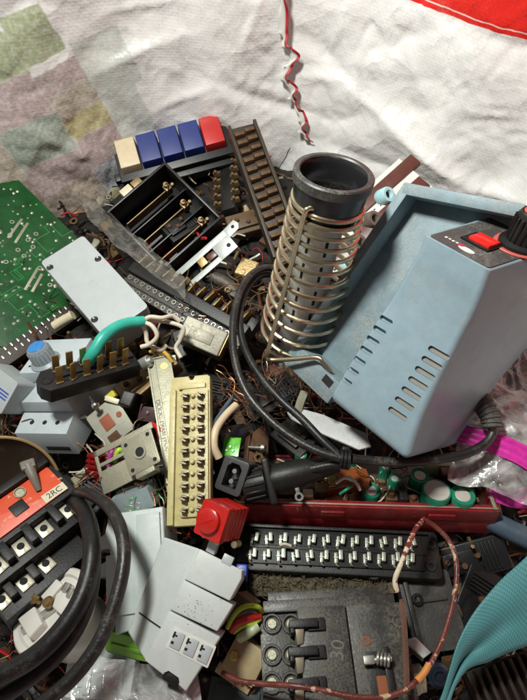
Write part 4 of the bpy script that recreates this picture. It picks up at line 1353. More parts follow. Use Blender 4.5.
# ================================================================== red chassis with capacitors
F = face([(243, 504), (491, 512), (487, 452), (250, 446)], -1.1, (0, .34, .94), solve=False)
W, H = F.W, F.H
rc = Thing('red_chassis', 'shallow red painted metal chassis full of electronic components under the soldering station', 'chassis', F, 2.2)
mb = MB(); t = .14
mb.box(0, W, 0, t, -1.15, 0, .04); mb.box(0, W, t-.01, t+.32, -.14, .035, .03)
mb.box(W-t, W, t, H, -1.1, -.01, .03); mb.box(0, t, t, H*.6, -1.1, -.02, .03); mb.box(t, W-t, H-t, H, -1.1, -.8, .03); mb.box(0.02, W-.02, .02, H-.02, -2.2, -1.0, .04)
rc.part('case', mb, M_REDPAINT)
mb = MB(); mb.box(t, W-.05, t+.02, t+.12, -.1, .05, .02); mb.box(W-.32, W-.12, t, H*.8, -.1, .045, .02); rc.part('bare_rim', mb, M_OLDZINC)
for hx, hl in ((W*.78, .8), (W*.35, .7)):
    mb = MB(); mb.prism(capsule(hx, -.06, hl, .06), -.75, -.38, .05); rc.part('pressed_handle', mb, M_REDPAINT)
mb = MB(); mb.box(.2, W-.2, .2, H-.2, -1.2, -.95, .02); brd = rc.part('inner_board', mb, mat('brown_board', (.06, .03, .015), .5, dust=.6))
caps = [(437, 490, 14.5, M_CAPTOP, .5), (463, 495, 12.5, M_GREENSLEEVE, .35), (420, 475, 9.5, M_GREENSLEEVE, .55), (371, 490, 10, M_GREENSLEEVE, -.1), (395, 478, 6, M_GREENSLEEVE, .2), (352, 458, 6, M_GREENSLEEVE, .3), (386, 466, 6, M_GREENSLEEVE, .3), (301, 455, 6, M_GREENSLEEVE, .0)]
for x, y, rp, m, zt in caps:
    l = F.L(x, y, zt); r_ = rp/FPX*float((F.w(l[0], l[1], zt)-CAM) @ FW)
    mb = MB(); mb.lathe([(0, -1), (r_, -1), (r_, zt-.06), (r_*.95, zt+.02), (r_*.86, zt), (r_*.84, zt-.04), (0, zt-.04)], 30, T3(l[0], l[1], 0))
    cpp = rc.part('capacitor', mb, M_GREENSLEEVE, at=(l[0], l[1], -1))
    mb = MB(); mb.cyl(l[0], l[1], zt-.1, zt-.01, r_*(.9 if rp > 14 else .62), n=28, b=.04); rc.part('capacitor_top', mb, M_CAPTOP, parent=cpp)
for x, y, w_, h_, zt, m, nm in [(347, 478, 46, 26, .5, M_AMBER, 'wrapped_transformer'), (392, 492, 12, 12, .2, M_RUST, 'mounting_post'), (414, 496, 11, 11, .25, M_RUST, 'mounting_post'), (403, 490, 8, 22, .35, M_BLACK, 'transistor'),
                                (322, 487, 14, 12, 0, M_DKBRASS, 'terminal'), (285, 490, 20, 12, -.1, M_DARKBROWN, 'resistor_block'), (452, 470, 22, 14, .2, M_DARKBROWN, 'resistor_block'), (440, 462, 30, 8, .3, M_CREAM, 'resistor_block'), (332, 478, 8, 14, .4, M_BRASS, 'terminal'), (308, 492, 10, 8, .2, M_CREAM, 'terminal')]:
    l = F.L(x, y, zt); k_ = float((F.w(l[0], l[1], zt)-CAM) @ FW)/FPX
    mb = MB(); ww, hh = w_*k_/2, h_*k_/2
    if nm == 'wrapped_transformer':
        mb.hexa([(l[0]-ww, l[1]-hh, -1), (l[0]+ww*.8, l[1]-hh*.9, -1), (l[0]+ww*.8, l[1]+hh, -1), (l[0]-ww, l[1]+hh, -1), (l[0]-ww*.9, l[1]-hh*.9, zt-.3), (l[0]+ww, l[1]-hh*.2, zt), (l[0]+ww*.9, l[1]+hh, zt), (l[0]-ww*.4, l[1]+hh, zt)], .06)
    elif nm == 'mounting_post':
        mb.box(l[0]-ww, l[0]+ww, l[1]-hh, l[1]+hh, -1, zt-.3, .04); mb.lathe([(0, zt), (ww*.5, zt-.05), (ww*.7, zt-.3), (0, zt-.3)], 18, T3(l[0], l[1], 0))
    else:
        mb.box(l[0]-ww, l[0]+ww, l[1]-hh, l[1]+hh, -1, zt, .07, 3)
    rc.part(nm, mb, m)
rr_ = random.Random(5)
mb = MB()
for k in range(70):
    x, y = rr_.uniform(.4, W-.5), rr_.uniform(.4, H*.7)
    if rr_.random() < .6: mb.cyl(0, 0, -.35, .35, rr_.uniform(.08, .16), n=10, M=T3(x, y, rr_.uniform(-.8, -.3)) @ RZ(rr_.uniform(0, 180)) @ RY(rr_.uniform(60, 90)))
    else: mb.box(x-.2, x+.2, y-.15, y+.15, -1, rr_.uniform(-.6, -.1), .04)
rc.part('small_components', mb, mat('mixed_components', (.14, .085, .045), .45, dust=.5, var=.6, vscale=260), kind='stuff')
for q, m_ in (([(336, 483, .3), (345, 478, .6), (356, 482, .4)], M_PAPER), ([(349, 476, .5), (357, 484, .5), (360, 490, .2)], M_PAPER), ([(340, 494, .1), (346, 490, .4), (352, 486, .3)], M_GREENSLEEVE)):
    wire('chassis_wire', 'short '+('white' if m_ is M_PAPER else 'green')+' wire stub on top of the amber wrapped transformer', 'wire', q, .09, m_, group='wire stubs on the amber transformer')

# ================================================================== black twin-row terminal strip
F = face([(228, 568), (442, 578), (440, 531), (236, 521)], -1.6, (0, .1, 1), solve=False)
W, H = F.W, F.H
ts_ = Thing('twin_terminal_strip', 'long black terminal strip with two rows of bright solder tabs below the red chassis', 'terminal strip', F, 1.3)
mb = MB(); mb.prism(rrect(0, W, 0, H, .3), -1.3, -.25, .08); mb.box(.3, W-1.0, H*.14, H*.86, -.3, -.12, .06); mb.box(.2, W-.6, H*.9, H*.97, -.3, .0, .04); mb.box(.2, W-.9, H*.46, H*.54, -.3, -.05, .04)
mb.box(.0, .3, .1, H-.1, -.4, .04, .06)
ts_.part('body', mb, M_BLACKDUST)
src = None
for k in range(12):
    for c in (0, 1):
        q = F.L(252+14.3*k+2*c, (539 if c else 555)+.46*k, 0)
        x, y = q[0], q[1]
        if src is None:
            mb = MB(); mb.box(x-.19, x-.02, y-.32, y+.26, -.15, .1, .03); mb.box(x+.04, x+.26, y-.16, y+.36, -.15, .26, .03); mb.box(x-.22, x+.1, y-.06, y+.02, .0, .16, .02); mb.tube([(x-.12, y-.3, .1), (x-.1, y-.42, .12), (x+.0, y-.45, .0)], .06, 6)
            src = ts_.part('solder_tab', mb, mat('greenish_tinned_tabs', (.42, .45, .37), .42, .7, dust=.3, bump=.15), at=(x, y, -.1))
        else: ts_.inst(src, (x, y, -.1), random.Random(k*5+c).uniform(-9, 9), random.Random(k+c*40).uniform(.9, 1.1))
mb = MB()
for px, py in ((432, 543), (432, 565)):
    q = F.L(px, py); mb.ring(q[0], q[1], -.3, -.15, .3, .15, 20)
ts_.part('fixing_hole', mb, M_BLACKDUST)
wire('wire_offcut', 'tiny cream wire offcut lying between the two rows of solder tabs', 'wire', [(280, 545, -1.1), (285, 544, -1.0), (291, 546, -1.1)], .09, M_WIREWHITE)

# ================================================================== red push switch
F = face([(194, 532), (219, 546), (229, 509), (203, 498)], 2.2, (-.42, -.3, .86), solve=False)
W, H = F.W, F.H
rs = Thing('red_push_switch', 'bright red stacked switch with a round slotted button beside the yellow strip', 'switch', F, 2.3)
mb = MB(); mb.prism(rrect(0, W, 0, H, .14), -.75, 0, .07, 3)
rs.part('front_block', mb, M_RED)
mb = MB()
for k in range(4): mb.box(.02+.03*k, W-.02-.0*k, .04, H-.04, -.82-.42*k-.38, -.80-.42*k, .05)
rs.part('stacked_plates', mb, M_RED)
mb = MB(); mb.lathe([(0, .32), (.55, .32), (.66, .26), (.68, .0), (.86, -.02), (.86, -.1), (0, -.1)], 32, T3(W*.45, H*.5, .02))
mb.box(W*.45-.4, W*.45+.4, H*.5-.07, H*.5+.07, .30, .37, .03, M=T3(W*.45, H*.5, 0) @ RZ(35) @ T3(-W*.45, -H*.5, 0)); rs.part('button', mb, M_RED)
mb = MB(); mb.cyl(W*.12, .1, -.9, -.3, .2, n=16, M=T3(0, -.25, -.6)); mb.cyl(W*.95, .2, -.9, -.3, .2, n=16, M=T3(0.25, -.3, -1.2)); mb.cyl(W*.55, .0, -.9, -.5, .2, n=16, M=T3(0.15, -.2, -.5))
rs.part('terminal_screw', mb, mat('tinned_brass', (.5, .42, .25), .35, .9, dust=.2))
mb = MB(); mb.box(W*.28, W*.62, -1.0, -.05, -1.5, -1.2, .05); rs.part('white_tab', mb, M_WHITE)

# ================================================================== black inlet connector
F = face([(214, 488), (239, 498), (250, 464), (225, 454)], 1.5, (-.2, -.2, 1))
W, H = F.W, F.H
ic = Thing('appliance_inlet', 'black rectangular inlet socket with round pins above the red switch', 'socket', F, 1.8)
mb = MB(); mb.prism(rrect(0, W, 0, H, .2), -1.8, 0, .07, 3); sh = ic.part('shell', mb, mat('worn_black_plastic', (.035, .035, .036), .42, dust=.25))
c_ = MB(); c_.prism([(W*.22, H*.16), (W*.78, H*.16), (W*.78, H*.74), (W*.64, H*.86), (W*.36, H*.86), (W*.22, H*.74)], -1.0, .5, 0); cut(sh, c_, ic.off)
mb = MB(); mb.cyl(W*.5, H*.64, -1.05, -.15, .16, n=16); ic.part('pin', mb, M_STEEL)
mb = MB(); mb.cyl(W*.5, H*.34, -1.05, -.15, .16, n=16); ic.part('pin', mb, M_STEEL)
wire('inlet_core', 'cream insulated wire bending up from the black inlet socket', 'wire', [(219, 458, .9), (214, 446, 1.3), (216, 430, 1.5), (225, 416, 1.4), (236, 405, 1.1)], .24, M_BEIGEWIRE, n=14)
wire('inlet_lead', 'thin bluish black lead curving down to the black inlet socket', 'wire', [(213, 474, .8), (207, 462, 1.2), (207, 444, 1.4), (212, 428, 1.2), (222, 412, .8), (232, 398, .3)], .15, M_TUBEBLUE, n=12)
F = face([(221, 456), (237, 457), (242, 438), (225, 437)], -.1, (0, -.25, 1))
gb = Thing('green_chip_board', 'tiny bright green circuit board scrap beside the black inlet socket', 'circuit board', F, .2)
mb = MB(); mb.box(0, F.W, 0, F.H, -.16, 0, .01); gb.part('board', mb, mat('bright_green_mask', (.10, .42, .03), .3, var=.3, coat=.3, vscale=300))
mb = MB()
for k in range(3): mb.cyl(F.W*(.25+.2*k), F.H*(.3+.2*(k % 2)), 0, .06, .1, n=10)
gb.part('solder_pads', mb, M_STEEL)
# rusty clip with nuts
F = face([(247, 466), (268, 470), (272, 428), (248, 422)], -.7, (0, -.2, 1))
cn = Thing('rusty_clip', 'rusty metal clip with two nuts between plug and cable loops', 'clip', F, .6)
mb = MB(); mb.prism([(0, 0), (F.W, 0), (F.W*.9, F.H*.7), (F.W*.55, F.H), (F.W*.2, F.H*.8)], -.14, 0, .04); mb.box(0, .12, 0, F.H*.7, -.6, .1, .03); cn.part('plate', mb, M_RUST)
for y in (.2, .42):
    mb = MB(); mb.ring(F.W*.5, F.H*y, -.02, .3, .36, .18, 6, .03); cn.part('nut', mb, M_DKBRASS)
# white metal lever
F = face([(285, 419), (368, 453), (376, 436), (297, 404)], .4, (-.1, -.2, 1))
wl = Thing('white_lever', 'white painted metal lever with a riveted end under the mains cables', 'lever', F, .6)
mb = MB(); W, H = F.W, F.H
mb.prism([(-.2, H*.35), (.3, H*.1), (W*.3, .05), (W*.9, 0), (W, H*.4), (W*.88, H*.95), (W*.35, H), (.5, H*.85), (-.2, H*.8)], -.18, 0, .06, 3); wl.part('arm', mb, mat('white_painted_metal', (.42, .43, .42), .45, dust=.4, bump=.2))
mb = MB(); mb.cyl(.35, H*.5, -.02, .06, .3, n=20); wl.part('rivet', mb, M_RUST)
wire('grey_strut', 'upright pale grey plastic strut hanging below the station corner', 'strut', [(305, 392, .3), (301, 402, .1), (298, 412, -.2)], .3, M_OLDZINC, n=6)
wire('red_tip_wire', 'short bright red wire tip in the dark gap below the iron stand', 'wire', [(312, 396, -.6), (320, 393.5, -.3), (328, 391, -.2)], .11, M_SCRED)
# ================================================================== grey rail module with three windows
F = face([(152, 664), (202, 687), (236, 569), (194, 544)], 3.2, (.06, -.12, 1), lam=.6)
W, H = F.W, F.H
dm2 = Thing('contactor_module', 'light grey stepped rail module with three small square windows lying in the front', 'rail module', F, 4.2)
fl_ = lambda x, y, w: F.L(x, y, w)
mb = MB()
xl0, xl1 = fl_(128, 632, -2.0), fl_(164, 537, -1.4)
A0, A1 = (0.0, -.1), (0.0, H)
mb.hexa([(xl0[0], xl0[1], -4.2), (W*.9, 0, -4.2), (W*.85, H, -4.2), (xl1[0], xl1[1], -4.2), (xl0[0], xl0[1], -1.9), (0, -.15, -.12), (0, H, -.12), (xl1[0], xl1[1], -1.3)], .12, 3)
dm2.part('side_wall', mb, M_GREY)
tiers = [(-.12, .42, 0.0, .88), (.425, .70, -.06, .78), (.705, 1.0, -.14, .98)]
for k, (y0, y1, zt, xr) in enumerate(tiers):
    mb = MB(); xw = W*(1.0 if k == 0 else .92 if k == 1 else .96); b0 = y0*H if k else -.35
    if k == 0: poly = [(-.05, -.1), (W*.42, -.25), (W*.45, .08), (W*.72, .02), (W*.74, -.3), (W*.92, -.38), (W*1.1, y1*H), (-.03, y1*H)]
    elif k == 1: poly = [(-.03, y0*H), (W*1.0, y0*H+.12), (W*1.08, y1*H), (-.02, y1*H)]
    else: poly = [(-.02, y0*H), (W*.98, y0*H+.06), (W*1.02, H*.93), (W*.96, H*1.0), (0, H)]
    mb.prism(poly, -3.9, zt, .07, 3)
    dm2.part('front_step', mb, M_GREY)
mb = MB(); c0 = fl_(191, 647, 0); ww, hh = 2.15, .95
pm = T3(c0[0], c0[1], 0) @ RZ(2)
mb.prism(rrect(-ww/2, ww/2, -hh/2, hh/2, .05), -.02, .03, .015, M=pm)
lw = dm2.part('label_window', mb, M_PAPER)
for k in range(3):
    mb = MB(); mb.box(-.26, .26, -.36, .36, .01, .1, .04, M=pm @ T3(-.7+.7*k, 0, 0)); q_ = dm2.part('window_button', mb, M_WHITE, parent=lw)
mb = MB()
for k in range(3):
    mb.box(-.22, -.12, .04, .3, .09, .106, 0, M=pm @ T3(-.76+.7*k, 0, 0)); mb.box(-.16, -.02, .12, .2, .09, .107, 0, M=pm @ T3(-.74+.7*k, 0, 0)); mb.box(-.2, -.06, -.22, -.1, .09, .105, 0, M=pm @ T3(-.74+.7*k, 0, 0))
dm2.part('window_print', mb, M_BLACK, parent=lw)
mb = MB(); mb.box(W*.40, W*.75, -.45, .12, -1.2, -.12, .1); dm2.part('clip_foot', mb, M_BLACKDUST)
mb = MB(); q = fl_(206, 543, 0); mb.box(W*.5, W*.72, H-.1, H+.35, -.5, -.1, .04); dm2.part('white_latch', mb, M_WHITE)
mb = MB(); s0 = fl_(138, 606, -1.6); 
g0 = Vector((xl0[0]+.02, xl0[1]+(xl1[1]-xl0[1])*.22, -1.72)); g1 = Vector((-.0, H*.26, -.08))
mb.tube([g0+Vector((0.05, 0, .02)), (g0+g1)/2+Vector((0, 0, .03)), g1], .035, 6, smooth=False); dm2.part('seam_line', mb, M_HOLE)

# ================================================================== pale grey housing under the black cables
F = face([(112, 640), (150, 600), (172, 520), (106, 500)], 1.0, (-.1, -.15, 1), solve=False)
gh = Thing('notched_grey_housing', 'pale grey plastic housing with square notches on its left edge under the black cables', 'housing', F, 3.0)
W, H = F.W, F.H
mb = MB(); mb.prism([(.5, -.6), (W, -.2), (W, H), (.2, H), (.1, H*.80), (-.6, H*.76), (-.55, H*.66), (.35, H*.68), (.4, H*.56), (-.45, H*.52), (-.4, H*.40), (.5, H*.42), (.55, H*.2)], -3.0, 0, .08, 3)
gh.part('body', mb, M_GREY3)
mb = MB(); mb.box(.1, W-.1, H*.05, H*.6, -.9, -.3, .05, M=T3(0, 0, .45)); mb.box(W*.55, W*.95, H*.05, H*.95, -.1, .18, .06); gh.part('raised_panel', mb, M_GREY3)
F = face([(102, 650), (152, 664), (146, 641), (110, 631)], -1.0, (0, -.1, 1))
mb = MB(); mb.prism(rrect(0, F.W, 0, F.H, .15), -.6, 0, .1, 3)
mb.box(.3, F.W-.3, F.H*.35, F.H*.5, -.05, .08, .04)
Thing('lime_strip', 'lime green plastic strip poking out under the grey rail module', 'plastic strip', F, .6, mb=mb, m=M_LIME)
F = face([(60, 700), (150, 700), (118, 648), (72, 640)], -1.6, (0, -.05, 1), solve=False)
mb = MB(); mb.prism(rrect(0, F.W, 0, F.H, .3), -1.2, 0, .1, 3); mb.box(.5, F.W-.5, .5, F.H-.6, -.1, .12, .05); mb.box(F.W*.3, F.W*.4, 0.2, F.H-.2, -.05, .25, .04)
Thing('plastic_tray', 'pale grey plastic tray lying low under the clear bag in the front', 'plastic tray', F, 1.2, mb=mb, m=M_GREY3)

# ================================================================== ceramic lamp holder
c0 = P(52, 611, .6)
F = Fr(c0, *[np.array(v) for v in ((1, 0, 0), (0, 1, 0), (0, 0, 1))])
nz = nrm((-.32, .22, .9)); nx = nrm(np.cross((0.3, 1, 0), nz)); ny = np.cross(nz, nx)
F = Fr(c0, nx, ny, nz)
lh = Thing('lamp_holder', 'white ceramic lamp holder with brass screws behind the thick black cables', 'lamp holder', F, base=(0, 0, -3.4))
mb = MB(); mb.lathe([(0, -3.4), (1.5, -3.4), (1.75, -2.6), (2.0, -.6), (2.25, -.45), (2.3, -.1), (2.2, .02), (1.9, .03), (1.8, -.12), (0, -.12)], 48); lh.part('body', mb, M_CERAMIC)
mb = MB(); mb.prism([(-1.5, -.9), (-.1, -1.5), (.2, -.7), (-.9, -.1)], -.2, .42, .1, 3); mb.prism([(.35, .1), (1.5, -.2), (1.4, 1.1), (.6, 1.4), (.15, .7)], -.2, .55, .1, 3); mb.prism([(-1.3, .5), (-.3, .2), (0, 1.3), (-.8, 1.5)], -.2, .3, .1, 3); lh.part('terminal_bridge', mb, M_CERAMIC)
mb = MB(); mb.box(-.28, .1, -1.7, 1.2, -.1, .16, .05, M=RZ(-38)); lh.part('contact_strip', mb, M_ZINC)
for x, y in ((-1.15, .2), (-.05, .25)):
    mb = MB(); mb.lathe([(0, .62), (.2, .6), (.3, .48), (.3, .3), (.16, .28), (.16, -.1), (0, -.1)], 20, T3(x, y, .1)); mb.box(x-.26, x+.26, y-.03, y+.03, .66, .73, 0); lh.part('brass_screw', mb, M_BRASS)
mb = MB(); mb.box(.5, .9, .9, 1.35, .3, .75, .05); mb.box(.95, 1.2, .7, 1.2, .3, .7, .05); lh.part('clip_contact', mb, M_STEEL)

# ================================================================== overload relay with orange face
F = face([(-33, 563), (69, 487), (46, 468), (-56, 538)], 2.0, (-.05, -.22, 1))
W, H = F.W, F.H
orr = Thing('overload_relay', 'black overload relay with orange red face, grey reset lever and silver terminals', 'relay', F, 4.0)
mb = MB(); mb.box(-.2, W+.35, -.35, H+.35, -4.0, -.12, .1, 3); mb.box(-.2, W+.2, H+.05, H+.55, -1.4, .35, .1); mb.box(-.1, W-.2, -1.7, -.2, -4, -.75, .08); mb.box(-.1, W-.9, -3.1, -1.5, -4, -1.75, .08)
orr.part('case', mb, M_BLACKDUST)
mb = MB(); mb.prism(rrect(0, W, 0, H, .08), -.2, .01, .03); orr.part('orange_face', mb, M_ORANGE)
l = F.L(20, 493); mb = MB(); mb.ring(l[0], l[1], -.05, .1, .34, .27, 26); mb.cyl(l[0], l[1], -.05, .05, .27, n=24); mb.box(l[0]-.22, l[0]+.22, l[1]-.04, l[1]+.04, .04, .07, .01); orr.part('current_dial', mb, M_OLDZINC)
l = F.L(19, 508); mb = MB(); mb.box(-.42, .42, -.38, .38, -.05, .09, .04, M=T3(l[0], l[1], 0)); orr.part('test_button', mb, M_BLACKDUST)
a, b_ = F.L(30, 471), F.L(39, 491)
mb = MB(); d = nrm(b_-a)
mb.tube([(a[0], a[1], .55), ((a[0]+b_[0])/2, (a[1]+b_[1])/2, .45), (b_[0], b_[1], .05)], lambda t: .34-.18*t, 10, sub=5); mb.box(a[0]-.4, a[0]+.4, a[1]-.3, a[1]+.3, .1, .8, .12, 3, M=T3(a[0], a[1], 0) @ RZ(-20) @ T3(-a[0], -a[1], 0)); orr.part('reset_lever', mb, mat('grey_lever', (.16, .15, .12), .5, dust=.3))
l = F.L(54.5, 492.5); mb = MB(); pm = T3(l[0], l[1], 0) @ RZ(-2); mb.prism(rrect(-.68, .68, -.28, .28, .03), .0, .024, 0, M=pm); lab = orr.part('rating_label', mb, mat('cream_label', (.62, .58, .42), .6))
mb = MB(); mb.text('2RC', .5, M=pm @ T3(0, 0, .026)); orr.part('lettering', mb, M_BLACK, parent=lab)
mb = MB()
for px, py, s_, tx in [(9, 497, .26, 'A'), (27, 501, .24, '10-16'), (36, 503, .24, 'NC'), (60, 479, .24, '96'), (53, 476, .2, '95'), (27, 514, .24, 'R'), (8, 519, .22, '97 98'), (3, 526, .22, '1'), (42, 505, .2, 'R 1')]:
    l = F.L(px, py); mb.text(tx, s_, M=T3(l[0], l[1], .012) @ RZ(0), ext=.003)
orr.part('lettering', mb, mat('pale_orange_print', (.75, .42, .30), .5))
tsrc = None
TT = [(68, 510, -.72), (44, 529, -.72), (21, 547, -.72), (46, 564, -1.72), (24, 582, -1.72), (2, 600, -1.72), (-2, 566, -.72)]
for px, py, z in TT:
    l = F.L(px, py, z)
    if tsrc is None:
        mb = MB(); mb.box(l[0]-.36, l[0]+.36, l[1]-.42, l[1]+.42, z-.02, z+.1, .03); mb.box(l[0]-.36, l[0]+.36, l[1]-.46, l[1]-.40, z-.5, z+.08, .02)
        tsrc = orr.part('terminal_plate', mb, mat('tarnished_terminal', (.42, .39, .30), .42, .6, dust=.4), at=(l[0], l[1], z))
        mb = MB(); mb.ring(l[0], l[1], z+.09, z+.13, .2, .13, 18, .01); mb.cyl(l[0], l[1], z+.05, z+.105, .13, n=16, b=.003); hsrc = orr.part('screw_hole', mb, M_HOLE, parent=tsrc, at=(l[0], l[1], z))
    else:
        c = orr.inst(tsrc, (l[0], l[1], z), random.Random(px).uniform(-6, 6))
        h = hsrc.copy(); COL.objects.link(h); h.parent = c
mb = MB()
for px, py, z in TT:
    l = F.L(px, py, z); mb.box(l[0]-.95, l[0]-.5, l[1]-.5, l[1]+.65, z-.1, z+.62, .06)
orr.part('barrier', mb, M_BLACKDUST, kind=None)
for px, py, z in [(10, 543, -1.5), (33, 556, -1.5)]:
    pass

# brown dish above the relay
c0 = P(2, 492, .9); nz = nrm((.25, -.62, .8)); nx = nrm(np.cross((0.2, 1, .2), nz)); F = Fr(c0, nx, np.cross(nz, nx), nz)
rd = Thing('speaker_cone', 'dark brown round dish with a thin golden rim behind the orange relay', 'dish', F, base=(0, 0, -1))
rr0 = 3.25
mb = MB(); mb.lathe([(0, -1.0), (1.2, -.95), (rr0*.8, -.45), (rr0*.97, -.02), (rr0*.97, -.2), (rr0*.8, -.7), (1.2, -1.2), (0, -1.25)], 56); rd.part('dish', mb, mat('brown_black_dish', (.035, .022, .014), .35, dust=.25))
mb = MB(); mb.ring(0, 0, -.14, .04, rr0, rr0*.955, 64, .03); rd.part('rim', mb, mat('gold_rim', (.40, .28, .13), .4, .5, dust=.2))

# ================================================================== thick black cables in the front
K = 'thick black cables looping over the ceramic holder'
wire('thick_cable', 'thick dusty black cable, the outermost loop reaching over the grey housing', 'cable', [(72, 496, .0), (79, 493, 1.4), (92, 495, 3.0), (109, 507, 4.3), (121, 530, 5.0), (124, 560, 5.2), (117, 596, 5.2), (104, 632, 5.1), (86, 662, 5.0), (64, 686, 4.9), (38, 706, 4.8)], .32, M_RUBBERD, n=20, group=K, wob=.03)
wire('thick_cable', 'thick glossy black cable, the middle loop crossing in front of the ceramic holder', 'cable', [(70, 503, -.2), (78, 505, 1.6), (87, 518, 3.4), (92, 545, 4.4), (89, 575, 4.6), (78, 605, 4.7), (58, 634, 4.7), (32, 658, 4.6), (0, 676, 4.5), (-25, 690, 4.4)], .43, M_RUBBER, n=20, group=K)
wire('thick_cable', 'thick black cable, the lowest loop lying under the other two', 'cable', [(92, 540, 2.6), (92, 575, 3.0), (86, 605, 3.2), (70, 637, 3.4), (47, 663, 3.5), (18, 685, 3.5), (-15, 706, 3.5)], .42, M_RUBBER, n=20, group=K)

# ================================================================== contactor block, front centre
F = face([(263, 712), (414, 706), (405, 600), (260, 611)], .6, (0, .12, 1), solve=False)
W, H = F.W, F.H
cb = Thing('contactor', 'dusty black bakelite contactor with a chalked number and forked contacts, front centre', 'contactor', F, 4.0)
q = lambda x, y, w=0: F.L(x, y, w)
mb = MB(); x1 = q(300, 640)[0]; xg = q(350, 640)[0]
mb.box(0, x1, -.3, H-.1, -4, -.75, .06); mb.box(x1-.02, xg-.03, -.3, H, -4, 0, .06); mb.box(xg+.03, W, -.3, H-.02, -4, .05, .06)
mb.box(0.2, W-.1, H-.05, H+.55, -3.9, -.55, .08); mb.box(.5, W-.3, H+.5, H+1.2, -3.9, -1.4, .1)
mb.box(.02, x1, H*.2, H*.26, -.8, -.6, .03)
cb.part('body', mb, M_BAKELITE)
src = None
for py in (624, 655, 683):
    for px in (272, 291):
        l = q(px, py, -.7)
        if src is None:
            mb = MB(); mb.ring(l[0], l[1], -.78, -.58, .50, .36, 28, .04); mb.ring(l[0]-0, l[1], -.78, -.66, .22, .0001, 20, .03); src = cb.part('screw_well', mb, M_BAKELITE, at=(l[0], l[1], -.7))
            mb = MB(); mb.lathe([(0, -.62), (.22, -.62), (.27, -.68), (.27, -.8), (0, -.8)], 18, T3(l[0], l[1], 0)); mb.box(l[0]-.2, l[0]+.2, l[1]-.03, l[1]+.03, -.63, -.6, 0); s2 = cb.part('screw', mb, M_OLDZINC, parent=src, at=(l[0], l[1], -.7))
        else:
            c = cb.inst(src, (l[0], l[1], -.7)); h = s2.copy(); COL.objects.link(h); h.parent = c; h.rotation_euler.z = px+py
for py in (630, 658, 690):
    l = q(300, py, 0)
    mb = MB(); mb.box(l[0]-.55, l[0]+.9, l[1]+.02, l[1]+.42, -.8, .5, .05); mb.box(l[0]-.5, l[0]-.3, l[1]-.2, l[1]+.1, -.8, .45, .04); mb.box(l[0]+.4, l[0]+1.3, l[1]-.1, l[1]+.5, -.2, .2, .05)
    cb.part('fork', mb, M_BLACKDUST)
    mb = MB(); mb.hexa([(l[0]-.25, l[1]-.8, -.6), (l[0]+.2, l[1]-.8, -.6), (l[0]+.25, l[1]+.1, -.5), (l[0]-.3, l[1]+.1, -.5), (l[0]-.2, l[1]-.7, .1), (l[0]+.1, l[1]-.65, .1), (l[0]+.2, l[1]+.05, .3), (l[0]-.28, l[1]+.05, .3)], .06)
    cb.part('contact_tip', mb, mat('tarnished_contact', (.32, .28, .2), .45, .6, dust=.35))
mb = MB(); l = q(338, 650); mb.text('30', .95, M=T3(l[0], l[1], .006) @ RZ(78), ext=.002); cb.part('chalk_number', mb, mat('faded_chalk', (.15, .145, .125), .9, var=.3))
l = q(366, 641, .05)
mb = MB(); mb.ring(l[0], l[1], .03, .09, .22, .11, 20, .02); cb.part('rust_hole', mb, mat('orange_rust', (.25, .08, .03), .8))
a, b_ = q(365, 652, .05), q(393, 690, .05)
mb = MB(); mb.box(a[0], b_[0], b_[1]-.6, a[1], .03, .085, .02); mb.box(a[0]+.8, b_[0]+.1, b_[1]-.3, a[1]+.15, .05, .35, .05); cb.part('recess_cover', mb, M_BLACKDUST)
l = q(382, 660, .3)
mb = MB()
for k in range(4): mb.ring(0, 0, -.28+.17*k, -.16+.17*k, .32, .15, 18, .03, M=T3(l[0], l[1], .5) @ RY(80) @ RX(15))
mb.cyl(0, 0, -.75, .45, .15, n=12, M=T3(l[0], l[1], .5) @ RY(80)); mb.box(l[0]-.95, l[0]-.4, l[1]-.2, l[1]+.2, .3, .6, .06); cb.part('spring_screw', mb, mat('grey_steel_screw', (.33, .32, .29), .42, .7, dust=.3))
l = q(383, 689, .3); mb = MB(); mb.box(l[0]-.25, l[0]+.25, l[1]-.5, l[1]+.55, .2, .42, .08); cb.part('rusty_slot', mb, mat('orange_rust', (.25, .08, .03), .8))
l = q(398, 621, .05); mb = MB(); mb.ring(l[0], l[1], .03, .1, .36, .2, 20, .03); cb.part('corner_boss', mb, M_BAKELITE)
# copper bar on its right edge
wire('copper_strip', 'thin reddish copper strip standing along the right edge of the contactor', 'copper strip', [(402, 600, 1.3), (404.5, 630, 1.5), (406, 660, 1.6), (407, 694, 1.7)], .16, mat('dull_copper_strip', (.16, .085, .06), .5, .4, dust=.45), n=6)

# ================================================================== worn red copper wire
w1 = [(424, 519, 0.2), (415, 530, 1.2), (408, 546, 1.8), (400, 566, 1.9), (395, 580, 1.7), (397, 592, 1.5)]
w2 = [(424, 519, 0.2), (436, 527, 1.2), (449, 541, 1.7), (456, 560, 1.9), (456, 585, 2.0), (450, 615, 2.1), (440, 645, 2.2), (426, 670, 2.3), (408, 688, 2.4), (385, 697, 2.4), (355, 697, 2.4), (325, 691, 2.3), (295, 686, 2.2), (265, 684, 1.6), (240, 681, 1.2), (222, 673, .8)]
M_WORN = flake_mat('worn_red_wire', (.13, .028, .02), (.45, .33, .2), 420, .565)
M_BARE = mat('bare_copper_wire', (.24, .10, .055), .45, .6, dust=.4, var=.4, bump=.2, dcol=(.2, .09, .05))
wire('worn_wire', 'short length of flaking red wire ending beside the contactor', 'wire', w1, .135, flake_mat('flaking_red_wire', (.20, .03, .025), (.62, .54, .40), 380, .50), n=12, group='worn red copper wire', wob=.15)
wire('worn_wire', 'long worn red and copper wire looping round the contactor', 'wire', w2, .125, M_WORN, n=12, group='worn red copper wire', wob=.12)
